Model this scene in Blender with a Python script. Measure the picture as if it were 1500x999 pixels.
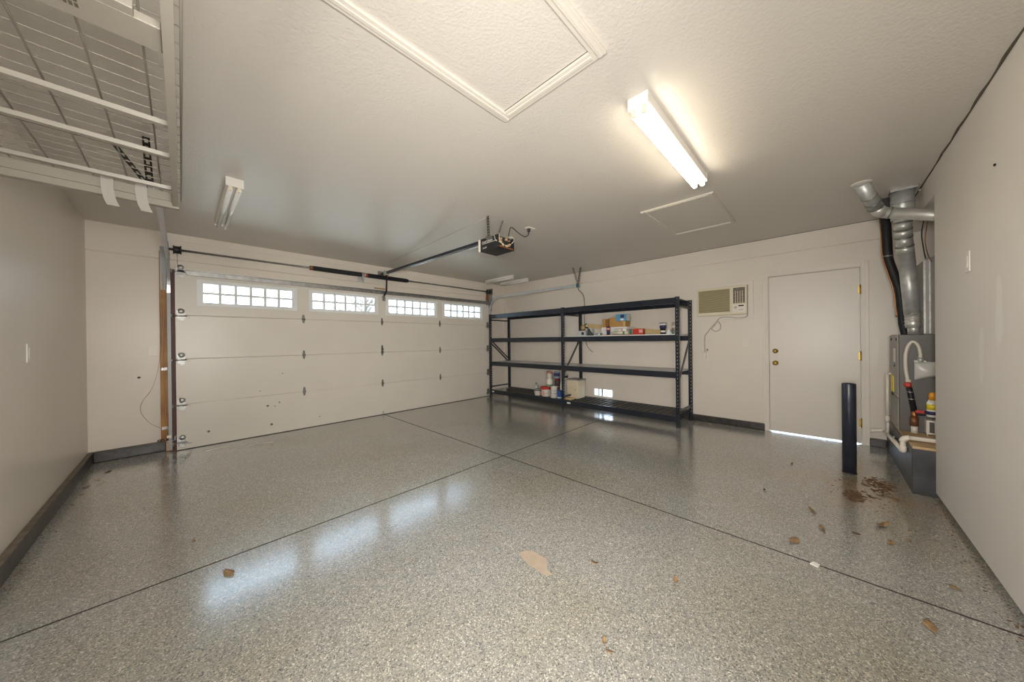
import bpy, bmesh, math, random
from mathutils import Vector, Matrix, Quaternion
random.seed(7)
SC = bpy.context.scene
for o in list(bpy.data.objects):
    bpy.data.objects.remove(o, do_unlink=True)
COL = SC.collection
PI = math.pi

# ------------------------------------------------------------------ camera
YAW, PIT, ROL, EYE = math.radians(44.165), math.radians(-.1106), math.radians(-.6327), 1.235
cd = bpy.data.cameras.new('camera')
cd.sensor_fit = 'HORIZONTAL'; cd.sensor_width = 36.0
cd.lens = 36.0 * 470.19 / 1500.0
cd.clip_start = .02; cd.clip_end = 200
cam = bpy.data.objects.new('camera', cd); COL.objects.link(cam)
fw = Vector((math.cos(PIT) * math.cos(YAW), math.cos(PIT) * math.sin(YAW), math.sin(PIT)))
r0 = Vector((math.sin(YAW), -math.cos(YAW), 0)); u0 = r0.cross(fw)
rt = math.cos(ROL) * r0 + math.sin(ROL) * u0
up = -math.sin(ROL) * r0 + math.cos(ROL) * u0
M = Matrix((rt, up, -fw)).transposed().to_4x4(); M.translation = (0, 0, EYE)
cam.matrix_world = M
SC.camera = cam

# ------------------------------------------------------------------ light
SC.view_settings.view_transform = 'Standard'
SC.view_settings.look = 'None'
SC.view_settings.exposure = 0.22
SC.view_settings.gamma = 1.0
SC.view_settings.use_curve_mapping = False
SKY_STRENGTH = 12.5
TUBE_STRENGTH = 14.0
SUN_STRENGTH = 34.0
w = bpy.data.worlds.new('sky'); SC.world = w; w.use_nodes = True
bg = w.node_tree.nodes['Background']
bg.inputs[0].default_value = (.58, .78, 1.0, 1); bg.inputs[1].default_value = SKY_STRENGTH
sl = bpy.data.lights.new('sun', 'SUN'); sl.energy = SUN_STRENGTH; sl.angle = math.radians(.6); sl.color = (1, .95, .87)
sun = bpy.data.objects.new('sun', sl); COL.objects.link(sun); sun.location = (-4, -6, 9)
sun.rotation_euler = Vector((.35, .75, -1.0)).to_track_quat('-Z', 'Y').to_euler()

SC.cycles.diffuse_bounces = 8
FILL_WATTS = 41.0                                # unseen fill lamps added behind the camera to even out the brightness
for nm, loc, aim in (('fill_light', (.10, -.40, 1.30), (.30, 1.0, -.04)), ('fill_light', (-.45, .02, 1.30), (1.0, .32, -.04))):
    al = bpy.data.lights.new(nm, 'AREA'); al.energy = FILL_WATTS; al.shape = 'DISK'; al.size = .5; al.spread = math.radians(125); al.color = (1, .955, .89)
    sb = bpy.data.objects.new(nm, al); COL.objects.link(sb); sb.location = loc
    sb.rotation_euler = Vector(aim).to_track_quat('-Z', 'Y').to_euler()

# ------------------------------------------------------------------ materials
MATS = {}
def mat(name, col, rough=.5, metal=0.0, noise=0.0, nscale=6.0, bump=0.0, bscale=80.0, emit=0.0, trans=0.0, spec=.5, col2=None, coat=0.0):
    if name in MATS: return MATS[name]
    m = bpy.data.materials.new(name); m.use_nodes = True
    nt = m.node_tree; b = nt.nodes['Principled BSDF']
    b.inputs['Base Color'].default_value = (*col, 1); b.inputs['Roughness'].default_value = rough
    b.inputs['Metallic'].default_value = metal; b.inputs['Specular IOR Level'].default_value = spec
    if coat: b.inputs['Coat Weight'].default_value = coat; b.inputs['Coat Roughness'].default_value = .15
    if trans: b.inputs['Transmission Weight'].default_value = trans
    if emit:
        b.inputs['Emission Color'].default_value = (*col, 1); b.inputs['Emission Strength'].default_value = emit
    tc = nt.nodes.new('ShaderNodeTexCoord')
    if noise or col2:
        n = nt.nodes.new('ShaderNodeTexNoise'); n.inputs['Scale'].default_value = nscale; n.inputs['Detail'].default_value = 5
        nt.links.new(tc.outputs['Object'], n.inputs['Vector'])
        r = nt.nodes.new('ShaderNodeValToRGB')
        c2 = col2 or tuple(c * (1 - noise) for c in col)
        r.color_ramp.elements[0].position = .35; r.color_ramp.elements[0].color = (*c2, 1)
        r.color_ramp.elements[1].position = .65; r.color_ramp.elements[1].color = (*col, 1)
        nt.links.new(n.outputs['Fac'], r.inputs['Fac']); nt.links.new(r.outputs['Color'], b.inputs['Base Color'])
    if bump:
        n2 = nt.nodes.new('ShaderNodeTexNoise'); n2.inputs['Scale'].default_value = bscale; n2.inputs['Detail'].default_value = 3
        nt.links.new(tc.outputs['Object'], n2.inputs['Vector'])
        bp = nt.nodes.new('ShaderNodeBump'); bp.inputs['Strength'].default_value = bump; bp.inputs['Distance'].default_value = .004
        nt.links.new(n2.outputs['Fac'], bp.inputs['Height']); nt.links.new(bp.outputs['Normal'], b.inputs['Normal'])
    MATS[name] = m; return m

WALL = mat('wall_paint', (.76, .70, .62), .34, noise=.05, nscale=1.3, bump=.12, bscale=60)
WALLR = mat('wall_paint_patched', (.78, .74, .69), .5, noise=.06, nscale=1.1, bump=.12, bscale=60)  # same paint as the other walls, with the grey of daylight put into its colour
CEIL = mat('ceiling_paint', (.60, .565, .51), .34, noise=.03, nscale=1.0, bump=.6, bscale=75)
TRIM = mat('trim_paint', (.77, .72, .65), .38, noise=.03, nscale=3)
DOORP = mat('door_paint', (.74, .69, .625), .36, noise=.03, nscale=2, bump=.05, bscale=25)
GDOOR = mat('garage_door_paint', (.70, .66, .59), .34, noise=.04, nscale=2.5, bump=.06, bscale=90)
WHITEF = mat('white_window_frame', (.78, .80, .80), .35)
WHITEM = mat('white_enamel', (.78, .75, .69), .3, noise=.03)
GALV = mat('galvanised_steel', (.60, .61, .60), .42, .5, noise=.25, nscale=14)
GALVD = mat('dull_galvanised_steel', (.42, .42, .41), .45, 1.0, noise=.3, nscale=20)
CHROME = mat('shiny_track_steel', (.72, .74, .77), .3, .65, noise=.1, nscale=9)
BLACKM = mat('black_enamel_steel', (.016, .021, .033), .32, noise=.3, nscale=9)
BLACKR = mat('black_rubber', (.012, .012, .014), .6)
BLACKP = mat('black_paint', (.02, .021, .025), .3, noise=.4, nscale=30)
BRASS = mat('polished_brass', (.52, .36, .10), .42, .8)
IVORY = mat('ivory_plastic', (.72, .66, .50), .4)
IVORYW = mat('white_plastic', (.78, .74, .66), .35)
KRAFT = mat('kraft_cardboard', (.52, .29, .09), .8, noise=.15, nscale=12)
KRAFTL = mat('pale_cardboard', (.66, .48, .23), .8, noise=.1, nscale=10)
WOOD = mat('brown_stained_wood', (.42, .20, .045), .5, col2=(.28, .11, .022), nscale=5)
WOODR = mat('red_brown_edge', (.085, .018, .012), .5)
TAN = mat('bare_plywood', (.60, .44, .26), .75, col2=(.42, .26, .12), nscale=9)
PVC = mat('white_pvc_pipe', (.78, .72, .63), .35, noise=.05)
GREYP = mat('grey_furnace_paint', (.115, .105, .095), .42, noise=.1, nscale=4)
GREYL = mat('light_grey_furnace_paint', (.27, .25, .22), .42)
COPPER = mat('copper_fitting', (.50, .22, .10), .35, .9, noise=.3, nscale=30)
RED = mat('red_plastic', (.50, .035, .025), .4)
YELLOW = mat('yellow_plastic', (.78, .62, .03), .45)
ORANGE = mat('orange_plastic', (.75, .33, .03), .4)
BLUE = mat('blue_plastic', (.03, .10, .34), .4)
LBLUE = mat('light_blue_print', (.11, .33, .52), .5)
NAVY = mat('navy_print', (.03, .025, .10), .45)
GREEN = mat('green_print', (.10, .26, .16), .5)
PURPLE = mat('purple_print', (.13, .015, .09), .45)
WHITEP = mat('white_paper', (.76, .74, .70), .6)
PINK = mat('pink_print', (.66, .36, .32), .5)
DARKV = mat('dark_void', (.008, .008, .008), .8)
CURBF = mat('black_curb_paint', (.014, .012, .012), .40, col2=(.045, .04, .037), nscale=22, bump=.5, bscale=40)
CURBT = mat('worn_curb_top', (.20, .165, .125), .7, noise=.35, nscale=16, bump=.5, bscale=50)
PLAT = mat('dark_grey_block_paint', (.058, .060, .066), .45, col2=(.026, .026, .029), nscale=7, bump=.3, bscale=30)
LEAFM = mat('dry_leaf', (.40, .255, .13), .7, noise=.45, nscale=25)
LEAFD = mat('dark_dry_leaf', (.15, .075, .028), .75, noise=.4, nscale=25)
GROUND = mat('concrete_drive', (.44, .43, .40), .8, noise=.15, nscale=1)
BARK = mat('pale_bark', (.13, .115, .10), .9)
HEDGE = mat('hedge_leaves', (.10, .135, .07), .9, noise=.4, nscale=3)
CREAM = mat('cream_carton', (.66, .57, .42), .6, noise=.05)
GREYD = mat('shelf_deck_board', (.62, .63, .64), .45, noise=.08, nscale=4)
TUBEOFF = mat('unlit_tube_glass', (.80, .80, .79), .15, coat=.5)
TUBEON = mat('lit_tube', (1.0, .90, .74), .4, emit=TUBE_STRENGTH)
BAG = mat('cloudy_plastic_bag', (.72, .70, .66), .3, trans=.25)

def glass_mat():
    m = bpy.data.materials.new('window_glass'); m.use_nodes = True; nt = m.node_tree; nt.nodes.clear()
    out = nt.nodes.new('ShaderNodeOutputMaterial'); mix = nt.nodes.new('ShaderNodeMixShader')
    t = nt.nodes.new('ShaderNodeBsdfTransparent'); t.inputs[0].default_value = (.93, .95, .95, 1)
    g = nt.nodes.new('ShaderNodeBsdfGlossy'); g.inputs['Roughness'].default_value = .02
    f = nt.nodes.new('ShaderNodeFresnel'); f.inputs['IOR'].default_value = 1.45
    nt.links.new(f.outputs[0], mix.inputs[0]); nt.links.new(t.outputs[0], mix.inputs[1]); nt.links.new(g.outputs[0], mix.inputs[2])
    nt.links.new(mix.outputs[0], out.inputs[0]); return m
GLASS = glass_mat()

def floor_mat():
    m = bpy.data.materials.new('flake_epoxy_floor'); m.use_nodes = True; nt = m.node_tree; N = nt.nodes; L = nt.links
    b = N['Principled BSDF']; tc = N.new('ShaderNodeTexCoord')
    def vor(scale):
        v = N.new('ShaderNodeTexVoronoi'); v.inputs['Scale'].default_value = scale; L.new(tc.outputs['Object'], v.inputs['Vector'])
        s = N.new('ShaderNodeSeparateColor'); L.new(v.outputs['Color'], s.inputs[0]); return s
    def ramp(stops, fac):
        r = N.new('ShaderNodeValToRGB'); r.color_ramp.interpolation = 'CONSTANT'; e = r.color_ramp.elements
        while len(e) < len(stops): e.new(.5)
        for k, (p, c) in enumerate(stops): e[k].position = p; e[k].color = (*c, 1)
        L.new(fac, r.inputs['Fac']); return r
    a = vor(230); c = vor(110)
    r1 = ramp([(0, (.06, .062, .068)), (.10, (.19, .195, .195)), (.28, (.29, .29, .275)), (.62, (.36, .35, .32)), (.84, (.52, .49, .42)), (.94, (.78, .76, .70))], a.outputs[0])
    r2 = ramp([(0, (.17, .175, .18)), (.15, (.28, .282, .275)), (.62, (.34, .33, .305)), (.90, (.45, .42, .36))], c.outputs[0])
    mx = N.new('ShaderNodeMix'); mx.data_type = 'RGBA'; mx.inputs[0].default_value = .36
    L.new(r1.outputs[0], mx.inputs[6]); L.new(r2.outputs[0], mx.inputs[7])
    # broad dirt and a warm worn film
    n = N.new('ShaderNodeTexNoise'); n.inputs['Scale'].default_value = .9; n.inputs['Detail'].default_value = 6; L.new(tc.outputs['Object'], n.inputs['Vector'])
    rr = N.new('ShaderNodeValToRGB'); rr.color_ramp.elements[0].position = .42; rr.color_ramp.elements[1].position = .68
    rr.color_ramp.elements[0].color = (1, 1, 1, 1); rr.color_ramp.elements[1].color = (.88, .84, .70, 1)
    L.new(n.outputs['Fac'], rr.inputs['Fac'])
    m2 = N.new('ShaderNodeMix'); m2.data_type = 'RGBA'; m2.blend_type = 'MULTIPLY'; m2.inputs[0].default_value = .8
    L.new(mx.outputs[2], m2.inputs[6]); L.new(rr.outputs[0], m2.inputs[7])
    # tan grit tracked in round the steel post and the furnace block
    d = N.new('ShaderNodeVectorMath'); d.operation = 'DISTANCE'; d.inputs[1].default_value = (3.85, -.2, 0); L.new(tc.outputs['Object'], d.inputs[0])
    n3 = N.new('ShaderNodeTexNoise'); n3.inputs['Scale'].default_value = 5; n3.inputs['Detail'].default_value = 6; L.new(tc.outputs['Object'], n3.inputs['Vector'])
    ad = N.new('ShaderNodeMath'); ad.operation = 'MULTIPLY_ADD'; ad.inputs[1].default_value = 1.3; L.new(n3.outputs['Fac'], ad.inputs[0]); L.new(d.outputs['Value'], ad.inputs[2])
    mr = N.new('ShaderNodeMapRange'); mr.inputs[1].default_value = .65; mr.inputs[2].default_value = 1.35; mr.inputs[3].default_value = .75; mr.inputs[4].default_value = 0
    L.new(ad.outputs[0], mr.inputs[0])
    m3 = N.new('ShaderNodeMix'); m3.data_type = 'RGBA'; m3.inputs[7].default_value = (.34, .245, .14, 1)
    L.new(mr.outputs[0], m3.inputs[0]); L.new(m2.outputs[2], m3.inputs[6]); L.new(m3.outputs[2], b.inputs['Base Color'])
    rg = N.new('ShaderNodeMapRange'); rg.inputs[3].default_value = .10; rg.inputs[4].default_value = .24; L.new(n3.outputs['Fac'], rg.inputs[0])
    L.new(rg.outputs[0], b.inputs['Roughness']); b.inputs['Specular IOR Level'].default_value = .5; b.inputs['Coat Weight'].default_value = 1; b.inputs['Coat Roughness'].default_value = .17; b.inputs['Coat IOR'].default_value = 1.5
    bp = N.new('ShaderNodeBump'); bp.inputs['Strength'].default_value = .05; bp.inputs['Distance'].default_value = .002
    L.new(a.outputs[1], bp.inputs['Height']); L.new(bp.outputs['Normal'], b.inputs['Normal'])
    return m
FLOOR = floor_mat()

def patch_wall(m, c, sx, sz, col):
    nt = m.node_tree; N = nt.nodes; L = nt.links; b = N['Principled BSDF']; old = b.inputs['Base Color'].links[0].from_socket
    tc = N.new('ShaderNodeTexCoord'); mp = N.new('ShaderNodeMapping'); mp.vector_type = 'TEXTURE'; mp.inputs['Location'].default_value = (c[0], c[1], c[2]); mp.inputs['Scale'].default_value = (sx, 3, sz); L.new(tc.outputs['Object'], mp.inputs['Vector'])
    ln = N.new('ShaderNodeVectorMath'); ln.operation = 'LENGTH'; L.new(mp.outputs[0], ln.inputs[0])
    n = N.new('ShaderNodeTexNoise'); n.inputs['Scale'].default_value = 9; n.inputs['Detail'].default_value = 4; L.new(tc.outputs['Object'], n.inputs['Vector'])
    a = N.new('ShaderNodeMath'); a.operation = 'MULTIPLY_ADD'; a.inputs[1].default_value = 1.1; L.new(n.outputs['Fac'], a.inputs[0]); L.new(ln.outputs['Value'], a.inputs[2])
    r = N.new('ShaderNodeMapRange'); r.inputs[1].default_value = 1.15; r.inputs[2].default_value = 1.45; r.inputs[3].default_value = .55; r.inputs[4].default_value = 0; L.new(a.outputs[0], r.inputs[0])
    mx = N.new('ShaderNodeMix'); mx.data_type = 'RGBA'; mx.inputs[7].default_value = (*col, 1); L.new(r.outputs[0], mx.inputs[0]); L.new(old, mx.inputs[6]); L.new(mx.outputs[2], b.inputs['Base Color'])
patch_wall(WALLR, (2.78, -.61, 1.36), .055, .26, (.86, .84, .80))
patch_wall(WALLR, (3.02, -.61, 1.15), .05, .20, (.84, .81, .76))

# ------------------------------------------------------------------ mesh helpers
class MB:
    def __init__(s): s.v = []; s.f = []; s.sm = []
    def add(s, vs, fs, smooth=False):
        k = len(s.v); s.v += [Vector(p) for p in vs]
        for f in fs: s.f.append([k + i for i in f]); s.sm.append(smooth)
        return s
    def box(s, x0, x1, y0, y1, z0, z1):
        return s.hexa([(x0, y0, z0), (x1, y0, z0), (x1, y1, z0), (x0, y1, z0), (x0, y0, z1), (x1, y0, z1), (x1, y1, z1), (x0, y1, z1)])
    def hexa(s, p):
        return s.add(p, [(3, 2, 1, 0), (4, 5, 6, 7), (0, 1, 5, 4), (1, 2, 6, 5), (2, 3, 7, 6), (3, 0, 4, 7)])
    def bar(s, a, b, w, h, upv=(0, 0, 1)):
        a = Vector(a); b = Vector(b); d = (b - a).normalized(); u = Vector(upv)
        if abs(d.dot(u)) > .98: u = Vector((1, 0, 0))
        sd = d.cross(u).normalized(); u = sd.cross(d)
        c = [(-1, -1), (1, -1), (1, 1), (-1, 1)]
        q = [e + sd * (i * w / 2) + u * (j * h / 2) for e in (a, b) for i, j in c]
        return s.hexa(q)
    def tube(s, pts, r, n=8, caps=True, smooth=True):
        pts = [Vector(p) for p in pts]; R = r if isinstance(r, (list, tuple)) else [r] * len(pts)
        t = [(pts[min(i + 1, len(pts) - 1)] - pts[max(i - 1, 0)]).normalized() for i in range(len(pts))]
        a = Vector((0, 0, 1)) if abs(t[0].z) < .9 else Vector((1, 0, 0))
        nrm = (a - t[0] * a.dot(t[0])).normalized(); vs = []
        for i, p in enumerate(pts):
            if i: nrm = t[i - 1].rotation_difference(t[i]) @ nrm
            bn = t[i].cross(nrm)
            for k in range(n):
                th = 2 * PI * k / n; vs.append(p + (nrm * math.cos(th) + bn * math.sin(th)) * R[i])
        fs = [(i * n + k, i * n + (k + 1) % n, (i + 1) * n + (k + 1) % n, (i + 1) * n + k) for i in range(len(pts) - 1) for k in range(n)]
        s.add(vs, fs, smooth)
        if caps:
            m = (len(pts) - 1) * n
            s.add(vs[:n], [tuple(reversed(range(n)))]); s.add(vs[m:], [tuple(range(n))])
        return s
    def lathe(s, prof, c=(0, 0, 0), n=20, axis='z'):
        c = Vector(c); vs = []; rot = {'z': lambda x, y, z: (x, y, z), 'x': lambda x, y, z: (z, x, y), 'y': lambda x, y, z: (y, z, x)}[axis]
        for r, z in prof:
            for k in range(n):
                th = 2 * PI * k / n; vs.append(c + Vector(rot(r * math.cos(th), r * math.sin(th), z)))
        m = len(prof)
        fs = [(i * n + k, i * n + (k + 1) % n, (i + 1) * n + (k + 1) % n, (i + 1) * n + k) for i in range(m - 1) for k in range(n)]
        s.add(vs, fs, True)
        if prof[0][0] > 0: s.add(vs[:n], [tuple(reversed(range(n)))])
        if prof[-1][0] > 0: s.add(vs[(m - 1) * n:], [tuple(range(n))])
        return s
    def prism(s, poly, d):
        d = Vector(d); n = len(poly); a = [Vector(p) for p in poly]
        return s.add(a + [p + d for p in a], [tuple(reversed(range(n))), tuple(range(n, 2 * n))] + [(i, (i + 1) % n, n + (i + 1) % n, n + i) for i in range(n)])
    def sweep(s, prof, pts, side, closed=True):
        """carry a profile [(side, up)] along pts; side = fixed sideways axis"""
        pts = [Vector(p) for p in pts]; side = Vector(side); n = len(prof); vs = []
        for i, p in enumerate(pts):
            t = (pts[min(i + 1, len(pts) - 1)] - pts[max(i - 1, 0)]).normalized(); u = side.cross(t).normalized()
            vs += [p + side * a + u * b for a, b in prof]
        fs = [(i * n + k, i * n + (k + 1) % n, (i + 1) * n + (k + 1) % n, (i + 1) * n + k) for i in range(len(pts) - 1) for k in range(n if closed else n - 1)]
        s.add(vs, fs)
        if closed: s.add(vs[:n], [tuple(reversed(range(n)))]); s.add(vs[-n:], [tuple(range(n))])
        return s
    def build(s, name, m, parent=None, bevel=0.0, solid=0.0):
        off = world_of(parent) if parent else Vector((0, 0, 0))
        me = bpy.data.meshes.new(name); me.from_pydata([tuple(v - off) for v in s.v], [], s.f)
        me.polygons.foreach_set('use_smooth', s.sm); me.materials.append(m)
        b = bmesh.new(); b.from_mesh(me); bmesh.ops.remove_doubles(b, verts=b.verts, dist=1e-6)
        bmesh.ops.recalc_face_normals(b, faces=b.faces); b.to_mesh(me); b.free()
        o = bpy.data.objects.new(name, me); COL.objects.link(o)
        if parent: o.parent = parent
        if solid:
            q = o.modifiers.new('thickness', 'SOLIDIFY'); q.thickness = solid; q.offset = 0
        if bevel:
            q = o.modifiers.new('bevel', 'BEVEL'); q.width = bevel; q.segments = 2; q.limit_method = 'ANGLE'
        return o
def world_of(o):
    p = Vector((0, 0, 0))
    while o: p += o.location; o = o.parent
    return p
def B(*a): return MB().box(*a)
def tag(o, label=None, cat=None, group=None, kind=None):
    if label: o['label'] = label
    if cat: o['category'] = cat
    if group: o['group'] = group
    if kind: o['kind'] = kind
    return o
def thing(name, label, cat, loc=(0, 0, 0), group=None, kind=None):
    o = bpy.data.objects.new(name, None); COL.objects.link(o); o.location = loc; o.empty_display_size = .1
    return tag(o, label, cat, group, kind)
def copy_tree(o, parent=None):
    c = o.copy(); COL.objects.link(c)
    if parent: c.parent = parent
    for ch in list(o.children): copy_tree(ch, c)
    return c
def again(o, dx=0, dy=0, dz=0):
    """another part that shares its mesh with o"""
    c = o.copy(); COL.objects.link(c); c.location = o.location + Vector((dx, dy, dz))
    for ch in list(o.children): copy_tree(ch, c)
    return c
def struct(o, label, cat=None): return tag(o, label, cat, None, 'structure')
def text(body, size, loc, rot, m, parent, depth=.0006):
    cu = bpy.data.curves.new('lettering', 'FONT'); cu.body = body; cu.size = size; cu.extrude = depth
    o = bpy.data.objects.new('lettering', cu); COL.objects.link(o); cu.materials.append(m)
    bpy.context.view_layer.update()
    me = bpy.data.meshes.new_from_object(o.evaluated_get(bpy.context.evaluated_depsgraph_get())); bpy.data.objects.remove(o); bpy.data.curves.remove(cu)
    o = bpy.data.objects.new('lettering', me); COL.objects.link(o); me.materials.clear(); me.materials.append(m)
    o.parent = parent; o.location = Vector(loc) - world_of(parent); o.rotation_euler = rot
    return o
def arc(c, r, a0, a1, n, ax1, ax2):
    c = Vector(c); return [c + Vector(ax1) * (r * math.cos(a0 + (a1 - a0) * i / n)) + Vector(ax2) * (r * math.sin(a0 + (a1 - a0) * i / n)) for i in range(n + 1)]
def curve_pts(P, n=8):
    """Catmull-Rom through P"""
    P = [Vector(p) for p in P]; P = [2 * P[0] - P[1]] + P + [2 * P[-1] - P[-2]]; out = []
    for i in range(1, len(P) - 2):
        a, b, c, d = P[i - 1:i + 3]
        for k in range(n):
            t = k / n; out.append(.5 * ((2 * b) + (c - a) * t + (2 * a - 5 * b + 4 * c - d) * t * t + (3 * b - a - 3 * c + d) * t ** 3))
    return out + [P[-2]]

# ------------------------------------------------------------------ room shell
XL, XA, YB, ZC = -.69, 5.42, 5.51, 2.54      # left wall, wall with the entry door, wall with the garage door, ceiling
YRB, YRT = -.605, -.622                       # right wall, foot and head (slightly out of plumb)
g = struct(B(-20, 28, -20, 40, -.16, -.10).build('ground', GROUND), 'pale concrete ground outside the garage', 'ground')

fl_ = struct(B(-.80, 5.57, -1.5, 5.68, -.10, -.025).build('floor', DARKV), 'speckled grey flake epoxy garage floor in four slabs', 'floor')
def dark_sides(o):
    """dirt filled joint faces: every face of the slab but its top"""
    o.data.materials.append(JOINT)
    for p in o.data.polygons:
        if p.normal.z < .5: p.material_index = 1
JOINT = mat('joint_dirt', (.035, .030, .025), .9)
JX, JY, JG = 2.390, 2.472, .006
for xa, xb in ((-.80, JX - JG), (JX + JG, 5.57)):
    for ya, yb in ((-1.5, JY - JG), (JY + JG, 5.68)):
        B(xa, xb, ya, yb, -.025, 0).build('slab', FLOOR, fl_); dark_sides(bpy.data.objects[max((o.name for o in fl_.children), key=lambda n_: (len(n_), n_))])
patch = [(1.354, 1.278), (1.40, 1.262), (1.425, 1.22), (1.42, 1.17), (1.425, 1.134), (1.39, 1.10), (1.358, 1.072), (1.35, 1.03), (1.325, 1.045), (1.317, 1.085), (1.325, 1.125), (1.315, 1.165), (1.335, 1.23)]
tag(MB().prism([(x, y, .0002) for x, y in patch], (0, 0, .0006)).build('bare_patch', mat('bare_concrete', (.40, .325, .25), .6, noise=.1, nscale=20), fl_), 'tan chip where the epoxy coating has flaked off')
SCUFF = mat('pale_scuff', (.50, .48, .40), .5)
for cx, cy, r, a0, a1 in ((.33, 4.93, .22, .4, 2.3), (.62, 4.80, .20, .6, 2.0)):
    MB().sweep([(-.0001, -.008), (.0004, -.008), (.0004, .008), (-.0001, .008)], arc((cx, cy, .0002), r, a0, a1, 14, (1, 0, 0), (0, 1, 0)), (0, 0, 1)).build('scuff_mark', SCUFF, fl_)

ce = struct(B(-.82, 5.57, -1.5, 5.68, ZC, ZC + .10).build('ceiling', CEIL), 'off white orange peel textured ceiling', 'ceiling')
struct(B(XL - .13, XL, -.75, 5.68, -.012, ZC).build('wall_left', WALL), 'warm beige painted wall on the left', 'wall')
# garage door wall: two piers and a header
wb = MB()
wb.box(XL, -.085, YB, YB + .16, 0, ZC); wb.box(4.825, XA + .13, YB, YB + .16, 0, ZC); wb.box(-.085, 4.825, YB, YB + .16, 2.105, ZC)
struct(wb.build('wall_back', WALL), 'beige wall around the garage door', 'wall')
# wall with entry door and foundation vent
DY0, DY1, DZ = -.312, .528, 2.043
VY0, VY1, VZ0, VZ1 = 2.745, 3.110, .185, .312
wa = MB()
for y0, y1, z0, z1 in ((-1.5, DY0, 0, ZC), (DY0, DY1, DZ, ZC), (DY1, VY0, 0, ZC), (VY0, VY1, 0, VZ0), (VY0, VY1, VZ1, ZC), (VY1, YB, 0, ZC)):
    wa.box(XA, XA + .13, y0, y1, z0, z1)
struct(wa.build('wall_right', WALL), 'beige wall behind the storage rack and entry door', 'wall')
# near right wall: drywall that stops at the furnace niche, with a header above the niche
wr = MB()
wr.hexa([(-.75, YRB, .04), (3.985, YRB, .04), (3.985, YRB - .12, .04), (-.75, YRB - .12, .04), (-.75, YRT, ZC), (4.075, YRT, ZC), (4.075, YRT - .12, ZC), (-.75, YRT - .12, ZC)])
struct(B(4.06, XA, YRT - .12, YRT - .001, 2.333, ZC).build('wall_niche_header', WALLR), 'short header wall above the furnace niche', 'wall')
struct(wr.build('wall_near', WALLR), 'patched beige wall at the right, daylight grey in its colour, ending at the furnace niche', 'wall')
struct(B(3.9, XA, -1.46, -1.40, 0, ZC).build('wall_niche', WALL), 'back of the furnace niche', 'wall')
struct(B(3.9, 3.975, -1.40, YRT - .12, 0, ZC).build('wall_niche_side', WALL), 'hidden side wall of the furnace niche', 'wall')
struct(B(-.82, 3.95, -.81, -.75, 0, ZC).build('wall_outer', WALL), 'outer skin behind the near right wall', 'wall')
# proud band under the ceiling on two walls
struct(MB().prism([(XA, -.62, 2.315), (XA - .012, -.62, 2.325), (XA - .012, -.62, ZC), (XA, -.62, ZC)], (0, YB + .62, 0)).build('trim_1', WALL), 'proud drywall band under the ceiling on the shelving wall', 'trim')
struct(MB().prism([(XL, YB, 2.225), (XL, YB - .012, 2.235), (XL, YB - .012, ZC), (XL, YB, ZC)], (4.9 - XL + .5, 0, 0)).build('trim_2', WALL), 'proud drywall band above the garage door', 'trim')
struct(B(-.05, 4.8, YB - .020, YB - .012, 2.462, 2.476).build('trim_3', TRIM), 'thin moulding strip above the torsion spring', 'trim')
# curbs (painted concrete stem wall)
def curb(name, x0, x1, y0, y1, h, label):
    o = B(x0, x1, y0, y1, 0, h).build(name, CURBF, bevel=.006); struct(o, label, 'curb')
    B(x0 + .002, x1 - .002, y0 + .002, y1 - .002, h - .002, h + .004).build('curb_top', CURBT, o, bevel=.002); return o
curb('baseboard_left', XL, -.652, -.6, YB, .108, 'black painted concrete curb along the left wall')
curb('baseboard_back', -.652, -.135, YB - .038, YB, .108, 'black painted curb under the wall left of the garage door')
curb('baseboard_right', XA - .022, XA, .57, 5.45, .086, 'black painted curb under the rack wall')
curb('baseboard_corner', XA - .022, XA, -.49, -.365, .086, 'short black curb between entry door and furnace block')
curb('baseboard_near', -.6, 3.93, -.75, -.665, .05, 'black curb recessed under the near right wall')
# ceiling / wall crack caulk lines
struct(MB().tube([(XA - .014, -.6, ZC), (XA - .014, 3.3, ZC)], .004, 6).build('trim_4', mat('dark_crack', (.09, .07, .05), .8)), 'dark gap line where shelving wall meets ceiling', 'trim')
struct(MB().tube([(-.6, YRT + .002, ZC)] + [(x * .1, YRT + .003 + .004 * math.sin(x * 1.7), ZC - .003 * abs(math.sin(x))) for x in range(0, 41)] + [(5.4, YRT + .002, ZC)], .006, 6).build('trim_5', MATS['dark_crack']), 'ragged dark gap where near right wall meets ceiling', 'trim')

# ------------------------------------------------------------------ entry door
d = struct(thing('door_1', 'plain off white entry door with brass knob and deadbolt', 'door', (XA, .1, 0)), 'plain off white entry door with brass knob and deadbolt', 'door')
leaf = B(XA - .004, XA + .036, -.300, .516, .014, 2.028).build('door_leaf', DOORP, d, bevel=.003)
fr = MB(); fr.box(XA - .002, XA + .12, -.324, -.3045, 0, 2.045); fr.box(XA - .002, XA + .12, .5205, .54, 0, 2.045); fr.box(XA - .002, XA + .12, -.3045, .5205, 2.033, 2.053)
fr.box(XA + .038, XA + .05, -.3045, -.285, .008, 2.033); fr.box(XA + .038, XA + .05, .502, .5205, .008, 2.033); fr.box(XA + .038, XA + .05, -.285, .502, 2.012, 2.033)
fr.build('door_frame', TRIM, d)
for nm, q in (('casing', (.527, .578, 0, 2.095)), ('casing', (-.368, -.311, 0, 2.095))):
    m_ = MB(); m_.box(XA - .012, XA, q[0], q[1], q[2], q[3]); m_.box(XA - .017, XA - .012, q[0] + (.028 if q[0] > 0 else 0), q[1] - (0 if q[0] > 0 else .028), q[2], q[3] - .0)
    m_.build(nm, TRIM, d, bevel=.002)
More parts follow.
